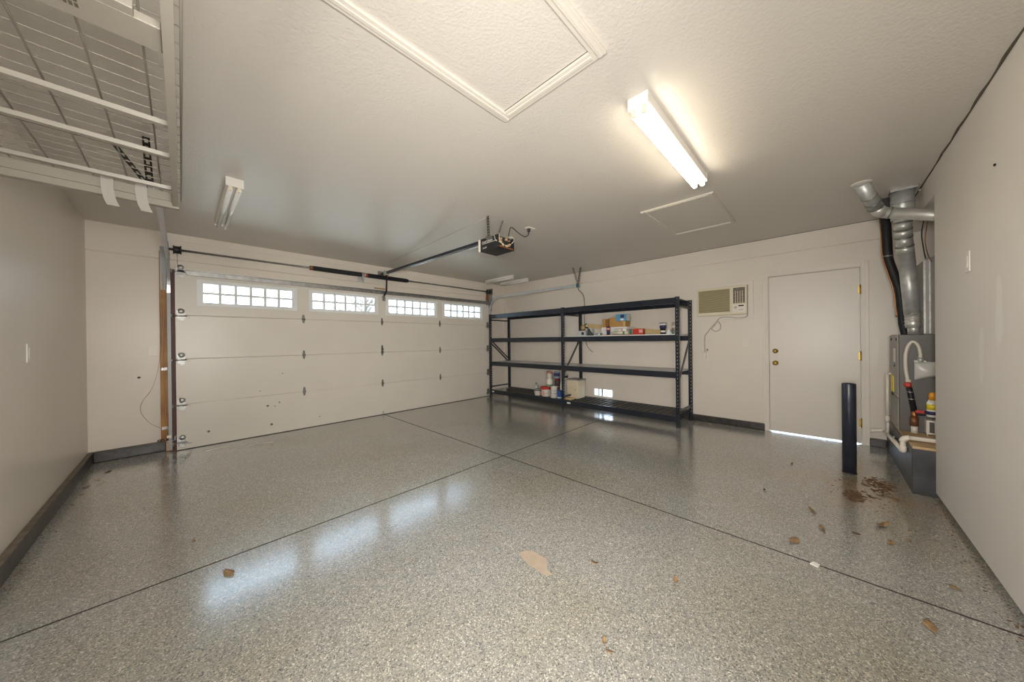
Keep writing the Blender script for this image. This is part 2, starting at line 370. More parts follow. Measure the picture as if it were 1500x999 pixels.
m_ = MB(); m_.box(XA - .012, XA, -.311, .527, 2.040, 2.095); m_.box(XA - .017, XA - .012, -.311, .527, 2.068, 2.095); m_.build('casing', TRIM, d, bevel=.002)
kn = MB().lathe([(0, -.062), (.018, -.060), (.026, -.050), (.027, -.042), (.022, -.032), (.011, -.026), (.010, -.014), (.030, -.010), (.032, -.004), (.032, 0)], (XA - .004, .455, .902), 20, 'x').build('door_knob', BRASS, leaf)
db = MB().lathe([(0, -.030), (.016, -.029), (.018, -.018), (.028, -.014), (.031, -.004), (.031, 0)], (XA - .004, .455, 1.058), 20, 'x').build('deadbolt', BRASS, leaf)
B(XA - .048, XA - .030, .450, .460, 1.040, 1.076).build('thumb_turn', BRASS, leaf, bevel=.002)
h = MB(); h.tube([(XA - .010, -.3035, 1.723), (XA - .010, -.3035, 1.823)], .0065, 10); h.box(XA - .0045, XA - .002, -.303, -.284, 1.728, 1.818); h.tube([(XA - .010, -.3035, 1.823), (XA - .010, -.3035, 1.831)], .0045, 8)
h = h.build('hinge', BRASS, d)
again(h, dz=-.762); again(h, dz=-1.53)
B(XA + .045, XA + .125, -.3045, .5205, -.001, .004).build('threshold', GALV, d)

# foundation vent in the rack wall
v = struct(thing('window_1', 'small foundation vent opening with metal bars letting in daylight low on the rack wall', 'vent', (XA, 2.93, .18)), 'small foundation vent opening with metal bars letting in daylight low on the rack wall', 'vent')
m_ = MB(); m_.box(XA - .006, XA + .09, VY0 - .016, VY0 + .004, VZ0 - .012, VZ1 + .012); m_.box(XA - .006, XA + .09, VY1 - .004, VY1 + .016, VZ0 - .012, VZ1 + .012)
m_.box(XA - .006, XA + .09, VY0 + .004, VY1 - .004, VZ1 - .004, VZ1 + .012); m_.box(XA - .010, XA + .10, VY0 + .004, VY1 - .004, VZ0 - .014, VZ0 + .004); m_.build('vent_frame', WHITEM, v)
B(XA + .03, XA + .06, 3.035, 3.052, VZ0 + .004, VZ1 - .004).build('bar', BLACKM, v); B(XA + .02, XA + .06, 2.945, 2.978, VZ0 + .004, VZ1 - .004).build('bar', GALVD, v)

# ------------------------------------------------------------------ garage door
YD = 5.37
gd = struct(thing('door_2', 'white sectional garage door with four panes windows across its top panel', 'garage door', (2.37, YD, 0)), 'white sectional garage door with a row of four gridded windows across its top', 'garage door')
GX0, GX1 = -.048, 4.792
seams = [.006, .533, 1.061, 1.574, 2.100]
WC = [.640, 1.798, 2.946, 4.088]; WHW, WZ0, WZ1 = .508, 1.690, 2.006
for k in range(3):
    q = MB(); q.prism([(GX0, YD, seams[k] + .002), (GX0, YD, seams[k + 1] - .007), (GX0, YD + .006, seams[k + 1] + .001), (GX0, YD + .018, seams[k + 1] + .002), (GX0, YD + .045, seams[k + 1] + .002), (GX0, YD + .045, seams[k] + .002)], (GX1 - GX0, 0, 0))
    q.build('door_panel', GDOOR, gd, bevel=.0015)
q = MB(); zb, zt = seams[3] + .002, seams[4]
q.box(GX0, GX1, YD, YD + .045, zb, WZ0 + .02); q.box(GX0, GX1, YD, YD + .045, WZ1 - .02, zt)
xs = [GX0] + [e for c in WC for e in (c - WHW + .02, c + WHW - .02)] + [GX1]
for k in range(0, len(xs), 2): q.box(xs[k], xs[k + 1], YD, YD + .045, WZ0 + .02, WZ1 - .02)
q.build('door_panel', GDOOR, gd)
def win(c):
    f = MB(); x0, x1 = c - WHW, c + WHW; ix0, ix1, iz0, iz1 = x0 + .058, x1 - .058, WZ0 + .046, WZ1 - .046
    for a, b_, y in ((0, .02, -.014), (.02, .045, -.009)):
        f.box(x0 + a, x0 + b_, YD + y, YD + .05, WZ0 + a, WZ1 - a); f.box(x1 - b_, x1 - a, YD + y, YD + .05, WZ0 + a, WZ1 - a)
        f.box(x0 + b_, x1 - b_, YD + y, YD + .05, WZ0 + a, WZ0 + b_); f.box(x0 + b_, x1 - b_, YD + y, YD + .05, WZ1 - b_, WZ1 - a)
    for s_ in (0, 1):
        xa = x0 + .045 if not s_ else ix1; f.box(xa, xa + .013, YD + .004, YD + .05, iz0 - .001, iz1 + .001)
        za = WZ0 + .045 if not s_ else iz1; f.box(x0 + .045, x1 - .045, YD + .004, YD + .05, za, za + .001)
    o = f.build('window', WHITEF, gd)
    w6 = (ix1 - ix0) / 6; zm = (iz0 + iz1) / 2
    mu = MB()
    for k in range(1, 6): mu.box(ix0 + k * w6 - .015, ix0 + k * w6 + .015, YD + .006, YD + .040, iz0, iz1)
    mu.box(ix0, ix1, YD + .0065, YD + .0395, zm - .014, zm + .014); mu.build('muntin', WHITEF, o)
    p0 = None
    for k in range(6):
        for z0, z1 in ((iz0, zm - .014), (zm + .014, iz1)):
            xa = ix0 + k * w6 + .0125
            if p0 is None: p0 = B(xa, xa + w6 - .025, YD + .022, YD + .026, z0, z1).build('pane', GLASS, o); px, pz = xa, z0
            else: again(p0, dx=xa - px, dz=z0 - pz)
    return o
w0 = win(WC[0])
for c in WC[1:]: again(w0, dx=c - WC[0])
def hinge(x, z, s_=1.0):
    m_ = MB(); m_.prism([(x - .010, YD - .003, z + .055 * s_), (x + .010, YD - .003, z + .055 * s_), (x + .019, YD - .003, z + .008), (x + .019, YD - .003, z - .012), (x + .010, YD - .003, z - .05 * s_), (x - .010, YD - .003, z - .05 * s_), (x - .019, YD - .003, z - .012), (x - .019, YD - .003, z + .008)], (0, .003, 0))
    m_.tube([(x - .021, YD - .010, z - .003), (x + .021, YD - .010, z - .003)], .008, 8); m_.box(x - .012, x + .012, YD - .006, YD - .002, z - .02, z + .03)
    return m_.build('hinge', mat('hinge_steel', (.20, .20, .19), .4, .7), gd)
h0 = hinge(1.226, seams[1], 1.15)
for x in (1.226, 2.370, 3.512):
    for z in seams[1:4]:
        if (x, z) != (1.226, seams[1]): again(h0, dx=x - 1.226, dz=z - seams[1])
again(h0, dx=2.37 - 1.226, dz=seams[2] - seams[1] + .055)
MB().prism([(2.36, YD - .012, .012), (2.392, YD - .012, .012), (2.386, YD - .012, .065), (2.366, YD - .012, .065)], (0, .012, 0)).build('lift_bracket', GALV, gd)
def roller(x, z, sgn):
    m_ = MB(); m_.box(min(x, x + .11 * sgn), max(x, x + .11 * sgn), YD - .034, YD - .030, z - .030, z - .022); m_.prism([(x, YD - .003, z + .06), (x + .05 * sgn, YD - .003, z + .06), (x + .07 * sgn, YD - .003, z - .025), (x + .05 * sgn, YD - .003, z - .075), (x, YD - .003, z - .05)], (0, .003, 0))
    m_.box(min(x, x + .09 * sgn), max(x, x + .09 * sgn), YD - .032, YD, z - .030, z - .026)
    m_.tube([(x - .048 * sgn, YD - .02, z - .012), (x + .08 * sgn, YD - .02, z - .012)], .006, 8)
    m_.lathe([(.010, -.006), (.022, -.006), (.024, 0), (.022, .006), (.010, .006)], (x - .040 * sgn, YD - .02, z - .012), 14, 'x')
    m_.lathe([(0, -.007), (.026, -.006), (.030, 0)], (x + .035 * sgn, YD - .0, z + .045), 14, 'y')
    return m_.build('roller_bracket', GALVD, gd)
rl = roller(GX0 + .012, seams[1], 1); rr_ = roller(GX1 - .012, seams[1], -1)
for z in (seams[2], seams[3], 2.085, .10):
    again(rl, dz=z - seams[1]); again(rr_, dz=z - seams[1])
MB().sweep([(0, -.022), (.028, -.022), (.028, -.030), (-.002, -.030), (-.002, .030), (.028, .030), (.028, .022), (0, .022)], [(GX0 + .02, YD - .003, 2.072), (GX1 - .02, YD - .003, 2.072)], (0, -1, 0)).build('strut', GALVD, gd)
B(GX0, GX1, YD + .004, YD + .04, 0, .0075).build('bottom_seal', BLACKR, gd)
B(GX0 - .004, GX0, YD - .001, YD + .044, .01, 2.09).build('end_stile', WOODR, gd); B(GX1, GX1 + .004, YD - .001, YD + .044, .01, 2.09).build('end_stile', WOODR, gd)
SMUD = mat('grey_scuff', (.16, .14, .12), .6)
for x, z, a, c in ((.93, .42, .010, .022), (.80, .39, .014, .006), (.88, .375, .008, .006), (.22, .17, .014, .010), (.84, .135, .016, .004), (.72, .60, .006, .02), (.97, .815, .007, .007), (1.42, .14, .008, .006)):
    MB().lathe([(a * .98, -.0004), (a, 0)], (x, YD - .0002, z), 10, 'y').build('scuff_mark', SMUD, gd).scale = (1, 1, 1)

# outer stop against which the garage door closes
m_ = MB(); m_.box(-.085, -.018, YD + .048, YB + .01, 0, 2.105); m_.box(4.762, 4.825, YD + .048, YB + .01, 0, 2.105)
struct(B(-.018, 4.762, YD + .048, YB + .01, 2.082, 2.13).build('trim_7', TRIM), 'white stop moulding above the garage door', 'trim')
struct(m_.build('trim_6', WOODR), 'dark red stop moulding behind the edges of the garage door', 'trim')

# wood jambs
for x0, x1, lab in ((-.172, -.088, 'brown stained wood jamb left of the garage door'), (4.828, 4.90, 'brown stained wood jamb right of the garage door behind the rack')):
    j = tag(B(x0, x1, YB - .062, YB, .112, 2.31).build('door_jamb', WOOD, bevel=.003), lab, 'jamb')
B(-.135, -.09, YB - .05, YB - .001, 0, .112).build('jamb_foot', mat('bare_wood_end', (.66, .42, .29), .7, noise=.2, nscale=30), bpy.data.objects['door_jamb'])

# ------------------------------------------------------------------ tracks
GALVT = mat('grey_track_steel', (.36, .37, .37), .5, .3)
def track(name, x, sgn, label, yend):
    t = thing(name, label, 'track', (x, 5.41, 0))
    yv, zh, r = 5.405, 2.185, .36
    path = [(x, yv, .02), (x, yv, .6), (x, yv, 1.2), (x, yv, zh - r)] + arc((x, yv - r, zh - r), r, 0, PI / 2, 12, (0, 1, 0), (0, 0, 1))[1:] + [(x, yv - r - .8, zh), (x, yend, zh)]
    prof = [(-.014, -.026), (.014, -.026), (.014, -.023), (-.011, -.023), (-.011, .023), (.014, .023), (.014, .026), (-.014, .026)]
    MB().sweep([(a * sgn, b) for a, b in prof], path[:4], (1, 0, 0)).build('vertical_rail', GALVT, t)
    MB().sweep([(a * sgn, b) for a, b in prof], path[3:], (1, 0, 0)).build('overhead_rail', CHROME, t)
    # flag angle and wall brackets
    xo = x - .018 * sgn
    m_ = MB(); m_.prism([(xo, YB - .063, 1.86), (xo, YB - .063, 2.40), (xo, YB - .12, 2.40), (xo, YB - .19, 2.22), (xo, YB - .16, 1.90)], (-.003 * sgn, 0, 0)); m_.box(min(xo, xo - .05 * sgn), max(xo, xo - .05 * sgn), YB - .066, YB - .063, 1.86, 2.36)
    m_.build('flag_bracket', GALVT, t)
    for z in (.27, .95):
        m_ = MB(); m_.box(min(xo, xo - .05 * sgn), max(xo, xo - .05 * sgn), YB - .066, YB - .0625, z - .016, z + .016); m_.box(min(xo, xo - .003 * sgn), max(xo, xo - .003 * sgn), YB - .125, YB - .063, z - .016, z + .016)
        m_.tube([(xo - .03 * sgn, YB - .072, z), (xo - .03 * sgn, YB - .064, z)], .006, 6); m_.build('track_bracket', GALV, t)
    return t
def punched(a, b, n, w_, side):
    """flat strip from a to b punched with n rectangular holes"""
    a = Vector(a); b = Vector(b); s_ = Vector(side).normalized(); m_ = MB(); L_ = (b - a) / n
    for k in range(n):
        p = a + L_ * k
        o4 = [p - s_ * w_ / 2, p + s_ * w_ / 2, p + L_ + s_ * w_ / 2, p + L_ - s_ * w_ / 2]
        c = sum(o4, Vector()) / 4; i4 = [c - s_ * w_ * .22 - L_ * .28, c + s_ * w_ * .22 - L_ * .28, c + s_ * w_ * .22 + L_ * .28, c - s_ * w_ * .22 + L_ * .28]
        m_.add(o4 + i4, [(0, 1, 5, 4), (1, 2, 6, 5), (2, 3, 7, 6), (3, 0, 4, 7)])
    return m_
tl = track('garage_door_track', -.098, 1, 'shiny steel garage door track rising left of the garage door and bending overhead', 2.92)
DKST = mat('dark_perforated_steel', (.10, .085, .06), .5, .8)
BLKST = mat('black_perforated_steel', (.028, .025, .022), .5, .5)
punched((-.125, 2.95, 2.19), (-.145, 3.05, ZC - .002), 7, .034, (1, 0, 0)).build('track_hanger', BLKST, tl, solid=.003)
punched((-.125, 2.95, 2.19), (-.30, 3.25, ZC - .002), 8, .034, (1, .6, 0)).build('track_hanger', BLKST, tl, solid=.003)
B(-.135, -.085, 2.935, 2.97, 2.15, 2.205).build('hanger_bolt_plate', GALVD, tl)
tr = track('garage_door_track', 4.842, -1, 'shiny steel garage door track curving overhead above the left bay of the rack', 3.06)
punched((4.86, 3.09, 2.19), (5.03, 3.14, ZC - .002), 8, .034, (0, 1, 0)).build('track_hanger', DKST, tr, solid=.003)
punched((4.86, 3.09, 2.19), (4.94, 3.24, ZC - .002), 8, .030, (0, 1, 0)).build('track_hanger', GALVD, tr, solid=.003)
B(4.825, 4.875, 3.065, 3.105, 2.15, 2.215).build('hanger_bolt_plate', mat('blue_grey_plate', (.06, .16, .22), .4, .5), tr)

# ------------------------------------------------------------------ torsion spring assembly
ts = thing('torsion_spring', 'black coiled torsion springs on a steel shaft above the garage door', 'spring', (2.37, 5.34, 2.31))
SY, SZ = 5.345, 2.322
MB().tube([(-.10, SY, SZ), (4.84, SY, SZ)], .0125, 10).build('shaft', GALVD, ts)
def coil(x0, x1):
    n = int((x1 - x0) / .0085); pr = []
    for k in range(n):
        x = x0 + (x1 - x0) * k / n; pr += [(.030, x), (.036, x + .0042)]
    return MB().lathe(pr + [(.030, x1)], (0, SY, SZ), 12, 'x')
coil(1.345, 2.035).build('spring_coil', BLACKP, ts); coil(2.125, 2.795).build('spring_coil', BLACKP, ts)
for x0, x1, m_ in ((1.305, 1.345, COPPER), (2.035, 2.062, GALV), (2.098, 2.125, RED), (2.795, 2.84, BLACKP)):
    MB().lathe([(.014, x0), (.033, x0 + .004), (.030, x1)], (0, SY, SZ), 14, 'x').build('spring_cone', m_, ts)
m_ = MB(); m_.box(2.066, 2.094, SY - .045, YB - .013, SZ - .008, SZ + .008); m_.box(2.03, 2.13, YB - .017, YB - .013, SZ - .10, SZ + .07); m_.lathe([(.014, -.012), (.038, -.012), (.038, .012), (.014, .012)], (2.08, SY, SZ), 14, 'x'); m_.box(2.045, 2.075, SY - .02, SY + .02, SZ - .075, SZ - .03)
m_.build('center_bracket', GALV, ts)
for x, sg in ((-.045, 1), (4.785, -1)):
    MB().lathe([(.014, -.035), (.050, -.033), (.050, -.026), (.042, -.022), (.042, .022), (.050, .026), (.050, .034), (.014, .036)], (x + .02 * sg, SY, SZ), 18, 'x').build('cable_drum', BLACKP, ts)
    B(x - .052 * sg - .002, x - .052 * sg + .002, SY - .06, YB - .013, SZ - .07, SZ + .07).build('bearing_plate', GALVD, ts)
    MB().tube([(x + .02 * sg, SY + .043, SZ), (x + .005 * sg, 5.40, .10)], .0018, 5).build('lift_cable', GALVD, ts)

# ------------------------------------------------------------------ opener
op = thing('garage_door_opener', 'black overhead garage door opener unit with its rear cover off and wires showing', 'opener', (2.40, 2.55, 2.2))
ox0, ox1, oy0, oy1, oz0, oz1 = 2.29, 2.525, 2.405, 2.69, 2.203, 2.340
m_ = MB(); m_.box(ox0, ox0 + .006, oy0, oy1, oz0, oz1); m_.box(ox1 - .006, ox1, oy0, oy1, oz0, oz1); m_.box(ox0, ox1, oy0, oy1, oz0, oz0 + .006); m_.box(ox0, ox1, oy0 + .05, oy1, oz1 - .006, oz1); m_.box(ox0, ox1, oy1 - .006, oy1, oz0, oz1); m_.box(ox0 + .006, ox1 - .006, oy0 + .045, oy0 + .05, oz0, oz1)
m_.build('housing', mat('opener_black', (.018, .018, .019), .4), op, bevel=.002)
B(ox0 - .002, ox1 + .002, oy1, oy1 + .035, oz0 + .004, oz1 + .002).build('front_cap', IVORYW, op, bevel=.004)
m_ = MB(); random.seed(3)
for k in range(16):
    x = ox0 + .03 + random.random() * .16; z = oz0 + .02 + random.random() * .09; a = .008 + random.random() * .016; c = .008 + random.random() * .014
    m_.box(x, x + a, oy0 + .012 + random.random() * .02, oy0 + .045, z, min(z + c, oz1 - .01))
m_.build('circuit_parts', mat('circuit_tan', (.56, .38, .24), .5, noise=.5, nscale=60), op)['kind'] = 'stuff'
B(ox0 + .008, ox1 - .008, oy0 + .001, oy0 + .04, oz0 + .006, oz0 + .022).build('rear_tray', COPPER, op)
for q in ([(2.32, 2.45, 2.345), (2.30, 2.40, 2.335), (2.30, 2.395, 2.27), (2.36, 2.393, 2.235), (2.46, 2.40, 2.24)], [(2.30, 2.50, 2.34), (2.285, 2.46, 2.33), (2.285, 2.44, 2.28), (2.31, 2.40, 2.255), (2.34, 2.395, 2.245)], [(2.50, 2.42, 2.28), (2.52, 2.40, 2.32), (2.48, 2.40, 2.345), (2.45, 2.45, 2.345)]):
    MB().tube(curve_pts(q, 6), .0028, 6).build('wire', IVORY, op)
text('CRAFTSMAN', .030, (ox0 - .0005, 2.665, 2.288), (PI / 2, 0, -PI / 2), WHITEP, op)
B(ox0 - .0012, ox0, 2.425, 2.66, 2.279, 2.2825).build('print_stripe', WHITEP, op)
text('1/2 HP', .024, (ox0 - .0005, 2.655, 2.228), (PI / 2, 0, -PI / 2), WHITEP, op)
RX, RZ = 2.405, 2.362
def sloped(m_, w_, z0, z1):      # the rail climbs a little towards the door
    q = [(RX + sx * w_, y, z + (.036 if y > 4 else 0)) for z in (z0, z1) for y in (2.60, 5.44) for sx in (-1, 1)]
    return m_.hexa([q[0], q[1], q[3], q[2], q[4], q[5], q[7], q[6]])
m_ = MB(); sloped(m_, .014, RZ - .018, RZ + .016); sloped(m_, .022, RZ - .021, RZ - .017); m_.build('rail', BLACKM, op)
MB().tube([(RX + .028, 2.72, RZ - .028), (RX + .028, 5.38, RZ + .022)], .005, 6).build('drive_chain', CHROME, op)
B(RX - .035, RX + .035, 5.23, 5.29, RZ - .010, RZ + .060).build('trolley', mat('pale_green_plate', (.42, .46, .36), .4, .3), op)
m_ = MB(); m_.box(RX - .045, RX + .045, YB - .016, YB - .0125, RZ + .01, RZ + .09); m_.box(RX - .03, RX - .026, 5.42, YB - .013, RZ + .014, RZ + .066); m_.box(RX + .026, RX + .03, 5.42, YB - .013, RZ + .014, RZ + .066); m_.build('header_bracket', GALVD, op)
m_ = MB(); m_.bar((RX + .01, 5.265, RZ - .005), (RX + .01, 5.285, 2.08), .026, .004, (0, 1, 0)); m_.bar((RX + .01, 5.285, 2.09), (RX - .01, 5.345, 2.0), .026, .004, (0, 1, 0)); m_.build('door_arm', BLACKM, op)
m_ = MB(); m_.box(RX - .03, RX + .012, 5.335, 5.367, 1.93, 2.01); m_.build('arm_bracket', GALVD, op)
MB().tube([(RX + .02, 5.26, RZ - .008), (RX + .02, 5.26, RZ - .05)], .006, 6).build('release_handle', RED, op)
punched((2.27, 2.53, oz1 - .02), (2.245, 2.515, ZC - .001), 8, .032, (0, 1, 0)).build('hanger_strap', DKST, op, solid=.003)
punched((2.46, 2.62, oz1 - .003), (2.45, 2.50, ZC - .001), 8, .026, (0, 1, 0)).build('hanger_strap', GALVD, op, solid=.003)
B(2.255, 2.30, 2.50, 2.56, oz1 - .03, oz1 - .002).build('hanger_plate', GALVD, op)
MB().tube(curve_pts([(2.47, 2.44, 2.345), (2.46, 2.41, 2.40), (2.50, 2.42, 2.46), (2.62, 2.44, 2.44), (2.74, 2.45, 2.42), (2.81, 2.45, 2.45), (2.825, 2.45, 2.50)], 8), .0045, 6).build('power_cord', BLACKR, op)
MB().lathe([(.006, 0), (.018, .01), (.022, .035)], (2.825, 2.45, 2.49), 10).build('plug', BLACKR, op)
tag(B(2.79, 2.90, 2.415, 2.485, ZC - .006, ZC).build('ceiling_outlet', IVORYW, bevel=.002), 'white ceiling outlet plate that the opener cord plugs into', 'outlet')
tag(MB().tube([(2.255, 2.55, ZC - .003), (2.30, 3.3, ZC - .003), (2.34, 4.1, ZC - .003), (2.37, 5.0, ZC - .003)], .003, 5).build('bell_wire', mat('grey_wire', (.40, .38, .34), .5)), 'thin grey wire stapled along the ceiling from opener towards door', 'wire')
tag(B(2.30, 2.488, YB - .022, YB - .012, 2.135, 2.165).build('wood_shim', mat('tan_shim', (.40, .24, .12), .7)), 'small tan wood shim above the strut at the door top', 'wood shim')

# ------------------------------------------------------------------ ceiling fixtures
def strip_light(label, x0, x1, y0, y1, along, lit, group=None):
    cx, cy = (x0 + x1) / 2, (y0 + y1) / 2
    t = thing('strip_light', label, 'ceiling light', (cx, cy, ZC), group)
    def R(a0, a1, b0, b1, z0, z1):   # a along, b across
        return (a0, a1, b0, b1, z0, z1) if along == 'x' else (b0, b1, a0, a1, z0, z1)
    A0, A1, B0, B1 = (x0, x1, y0, y1) if along == 'x' else (y0, y1, x0, x1); bc = (B0 + B1) / 2
    def P(a, b, z): return (a, b, z) if along == 'x' else (b, a, z)
    pr = [(B0, ZC), (B0, ZC - .055), (B0 + .018, ZC - .062), (bc - .012, ZC - .050), (bc + .012, ZC - .050), (B1 - .018, ZC - .062), (B1, ZC - .055), (B1, ZC)]
    MB().prism([P(A0, b, z) for b, z in pr], (A1 - A0, 0, 0) if along == 'x' else (0, A1 - A0, 0)).build('light_body', WHITEM, t, bevel=.0015)
    for a in (A0, A1 - .004):
        MB().box(*R(a - .001, a + .005, B0 - .002, B1 + .002, ZC - .068, ZC)).build('end_plate', WHITEM, t, bevel=.001)
    for b in (B0 + .026, B1 - .026):
        for a in (A0 + .006, A1 - .026):
            MB().box(*R(a, a + .018, b - .011, b + .011, ZC - .102, ZC - .055)).build('lamp_holder', IVORY, t, bevel=.002)
        MB().tube([P(A0 + .024, b, ZC - .088), P(A1 - .026, b, ZC - .088)], .0165, 14).build('tube', TUBEON if lit else TUBEOFF, t)
    return t
strip_light('lit two tube fluorescent strip light on the ceiling', 1.71, 2.90, .652, .758, 'x', True)
strip_light('unlit two tube fluorescent strip light on the ceiling near the left wall', .252, .358, 3.33, 4.55, 'y', False)
def bar_light(label, x, y0, y1):
    t = thing('bar_light', label, 'ceiling light', (x, (y0 + y1) / 2, ZC), 'slim bar lights above the rack corner')
    B(x - .022, x + .022, y0, y1, ZC - .035, ZC).build('light_body', WHITEM, t, bevel=.002)
    MB().tube([(x, y0 + .02, ZC - .055), (x, y1 - .02, ZC - .055)], .018, 12).build('tube', TUBEOFF, t)
    for y in (y0, y1 - .022): B(x - .02, x + .02, y, y + .022, ZC - .078, ZC - .03).build('lamp_holder', IVORYW, t, bevel=.002)
bar_light('slim white bar light on the far ceiling, nearer the door opener', 4.62, 4.44, 5.26)
bar_light('slim white bar light on the far ceiling, nearer the rack wall', 5.07, 4.44, 5.26)

def hatch(name, x0, x1, y0, y1, fw_, label, drop):
    t = thing(name, label, 'hatch', ((x0 + x1) / 2, (y0 + y1) / 2, ZC))
    o = B(x0 + fw_ - .004, x1 - fw_ + .004, y0 + fw_ - .004, y1 - fw_ + .004, ZC - .004, ZC - .0005).build('hatch_panel', CEIL, t)
    for k, (a, b_, c, e) in enumerate(((x0, x1, y0, y0 + fw_), (x0, x1, y1 - fw_, y1), (x0, x0 + fw_, y0 + fw_, y1 - fw_), (x1 - fw_, x1, y0 + fw_, y1 - fw_))):
        m_ = MB(); m_.box(a, b_, c, e, ZC - drop, ZC)
        if k < 2:
            s0, s1 = (c + fw_ * .3, c + fw_ * .62); m_.box(a + .004, b_ - .004, s0, s1, ZC - drop - .006, ZC - drop)
        else:
            s0, s1 = (a + fw_ * .3, a + fw_ * .62); m_.box(s0, s1, c, e, ZC - drop - .006, ZC - drop)
        m_.build('hatch_trim', mat('hatch_trim_paint', (.61, .57, .505), .4), t, bevel=.002)
    m_ = MB(); 
    m_.box(x0 + fw_, x1 - fw_, y0 + fw_, y0 + fw_ + .004, ZC - .0046, ZC - .0038); m_.box(x1 - fw_ - .004, x1 - fw_, y0 + fw_, y1 - fw_, ZC - .0046, ZC - .0038)
    m_.build('gap_shadow_line', MATS['dark_crack'], t)
    return t
hatch('attic_hatch', -.05, 1.347, .694, 1.346, .056, 'large attic hatch with moulded white trim overhead', .016)
hatch('access_panel', 3.30, 4.32, .695, 1.345, .042, 'smaller square access panel with trim in ceiling beyond the lit strip light', .014)

# ------------------------------------------------------------------ overhead wire rack
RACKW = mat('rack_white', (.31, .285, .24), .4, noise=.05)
rk = thing('overhead_rack', 'white wire overhead storage rack high in the upper left corner', 'rack', (-.35, 1.5, 2.1))
ZR = 2.10; RY0, RY1 = -.35, 2.70
m_ = MB()
for k in range(6): m_.tube([(-.07 - .118 * k, RY0, ZR + .004), (-.07 - .118 * k, RY1 - .02, ZR + .004)], .0032, 6)
m_.build('deck_rods', RACKW, rk)
m_ = MB(); y = RY0
while y < RY1 - .02:
    m_.tube([(XL + .01, y, ZR + .009), (.002, y, ZR + .009), (.006, y, ZR + .004), (.006, y, ZR - .03)], .0019, 5); y += .0735
m_.build('deck_wires', RACKW, rk)
MB().tube([(.006, RY0, ZR - .028), (.006, RY1, ZR - .028)], .003, 6).build('lip_rod', RACKW, rk)
MB().tube([(.008, RY0, ZR + .006), (.008, RY1, ZR + .006)], .003, 6).build('lip_rod', RACKW, rk)
m_ = MB(); m_.box(-.028, -.006, RY0, RY1, ZR - .075, ZR - .071); m_.box(-.010, -.006, RY0, RY1, ZR - .071, ZR + .001); m_.build('side_beam', RACKW, rk)
for yc in (.80, 1.80, 2.10, 2.53):
    m_ = MB(); m_.sweep([(-.014, 0), (.014, 0), (.010, .016), (-.010, .016)], [(XL + .005, yc, ZR - .016), (-.012, yc, ZR - .016)], (0, 1, 0)); m_.build('cross_channel', RACKW, rk)
m_ = MB(); m_.box(XL + .002, -.004, RY1 - .03, RY1 - .026, ZR - .085, ZR + .0); m_.box(XL + .002, -.004, RY1 - .026, RY1 + .01, ZR - .085, ZR - .081); m_.box(XL + .002, -.004, RY1 - .042, RY1 - .03, ZR - .052, ZR - .046); m_.build('end_beam', RACKW, rk)
m_ = MB(); m_.box(XL + .003, -.03, 1.225, 1.325, ZR - .052, ZR - .03); m_.box(XL + .003, -.075, 1.195, 1.225, ZR - .052, ZR - .03); bx = m_.build('slotted_beam', RACKW, rk, bevel=.002)
m_ = MB()
for i in range(3):
    for gx in (-.165, -.26):
        for j in range(5): m_.box(gx - j * .0085 - .006, gx - j * .0085, 1.232 + i * .019, 1.246 + i * .019, ZR - .0526, ZR - .0518)
m_.build('slots', mat('slot_dark', (.10, .085, .06), .7), bx)['kind'] = 'stuff'
for yy in (RY1 - .10, .35): B(-.022, -.006, yy, yy + .02, ZR, ZC).build('ceiling_post', RACKW, rk)
B(XL, XL + .012, RY0, RY1, ZR - .04, ZR + .0).build('wall_cleat', RACKW, rk)
STRAPM = mat('cloudy_strap', (.40, .385, .35), .35)
for k, x in enumerate((-.255, -.140)):
    pts = curve_pts([(x - .006, 2.662, 2.118), (x - .006, 2.650, 2.10), (x - .004, 2.645, 2.04), (x + .004, 2.640, 1.99), (x + .016, 2.632, 1.955)], 6)
    o = MB().sweep([(-.021, -.001), (.021, -.001), (.021, .001), (-.021, .001)], pts, (1, 0, 0)).build('plastic_strap', STRAPM)
    tag(o, ('curled plastic strap hanging from the overhead rack, further from its corner', 'straight plastic strap hanging from the overhead rack nearest its corner')[k], 'strap')

# ------------------------------------------------------------------ storage rack
sr = thing('storage_rack', 'black steel two bay storage rack with four shelf levels', 'rack', (5.07, 3.38, 0))
PH = 1.815; PW, PD = .046, .038
def post(x, y, sx, sy):
    """C shaped upright; sx = side of the room its wide face looks to, sy = side of the web"""
    m_ = MB(); n = 36; c = PH / n
    def cell(o, u, wd, hw, hh):
        o = Vector(o); u = Vector(u); up_ = Vector((0, 0, c)); mid = o + u * (wd / 2) + up_ / 2
        q = [o, o + u * wd, o + u * wd + up_, o + up_]; h_ = [mid - u * hw - Vector((0, 0, hh * .5)), mid + u * hw - Vector((0, 0, hh)), mid + u * hw + Vector((0, 0, hh * .5)), mid - u * hw + Vector((0, 0, hh))]
        m_.add(q + h_, [(0, 1, 5, 4), (1, 2, 6, 5), (2, 3, 7, 6), (3, 0, 4, 7)])
    for k in range(n):
        cell((x, y - PW / 2, k * c), (0, 1, 0), PW, .0045, .010)
        cell((x, y + sy * PW / 2, k * c), (sx, 0, 0), PD, .0085, .014)
        m_.add([(x, y - sy * PW / 2, k * c), (x + sx * PD, y - sy * PW / 2, k * c), (x + sx * PD, y - sy * PW / 2, k * c + c), (x, y - sy * PW / 2, k * c + c)], [(0, 1, 2, 3)])
    o = m_.build('upright_post', BLACKM, sr, solid=.003)
    B(min(x, x + sx * PD) - .004, max(x, x + sx * PD) + .004, y - PW / 2 - .006, y + PW / 2 + .006, 0, .006).build('foot', BLACKM, o)
    return o
YP = [1.452, 3.372, 5.315]; XF, XR = 4.768, 5.392
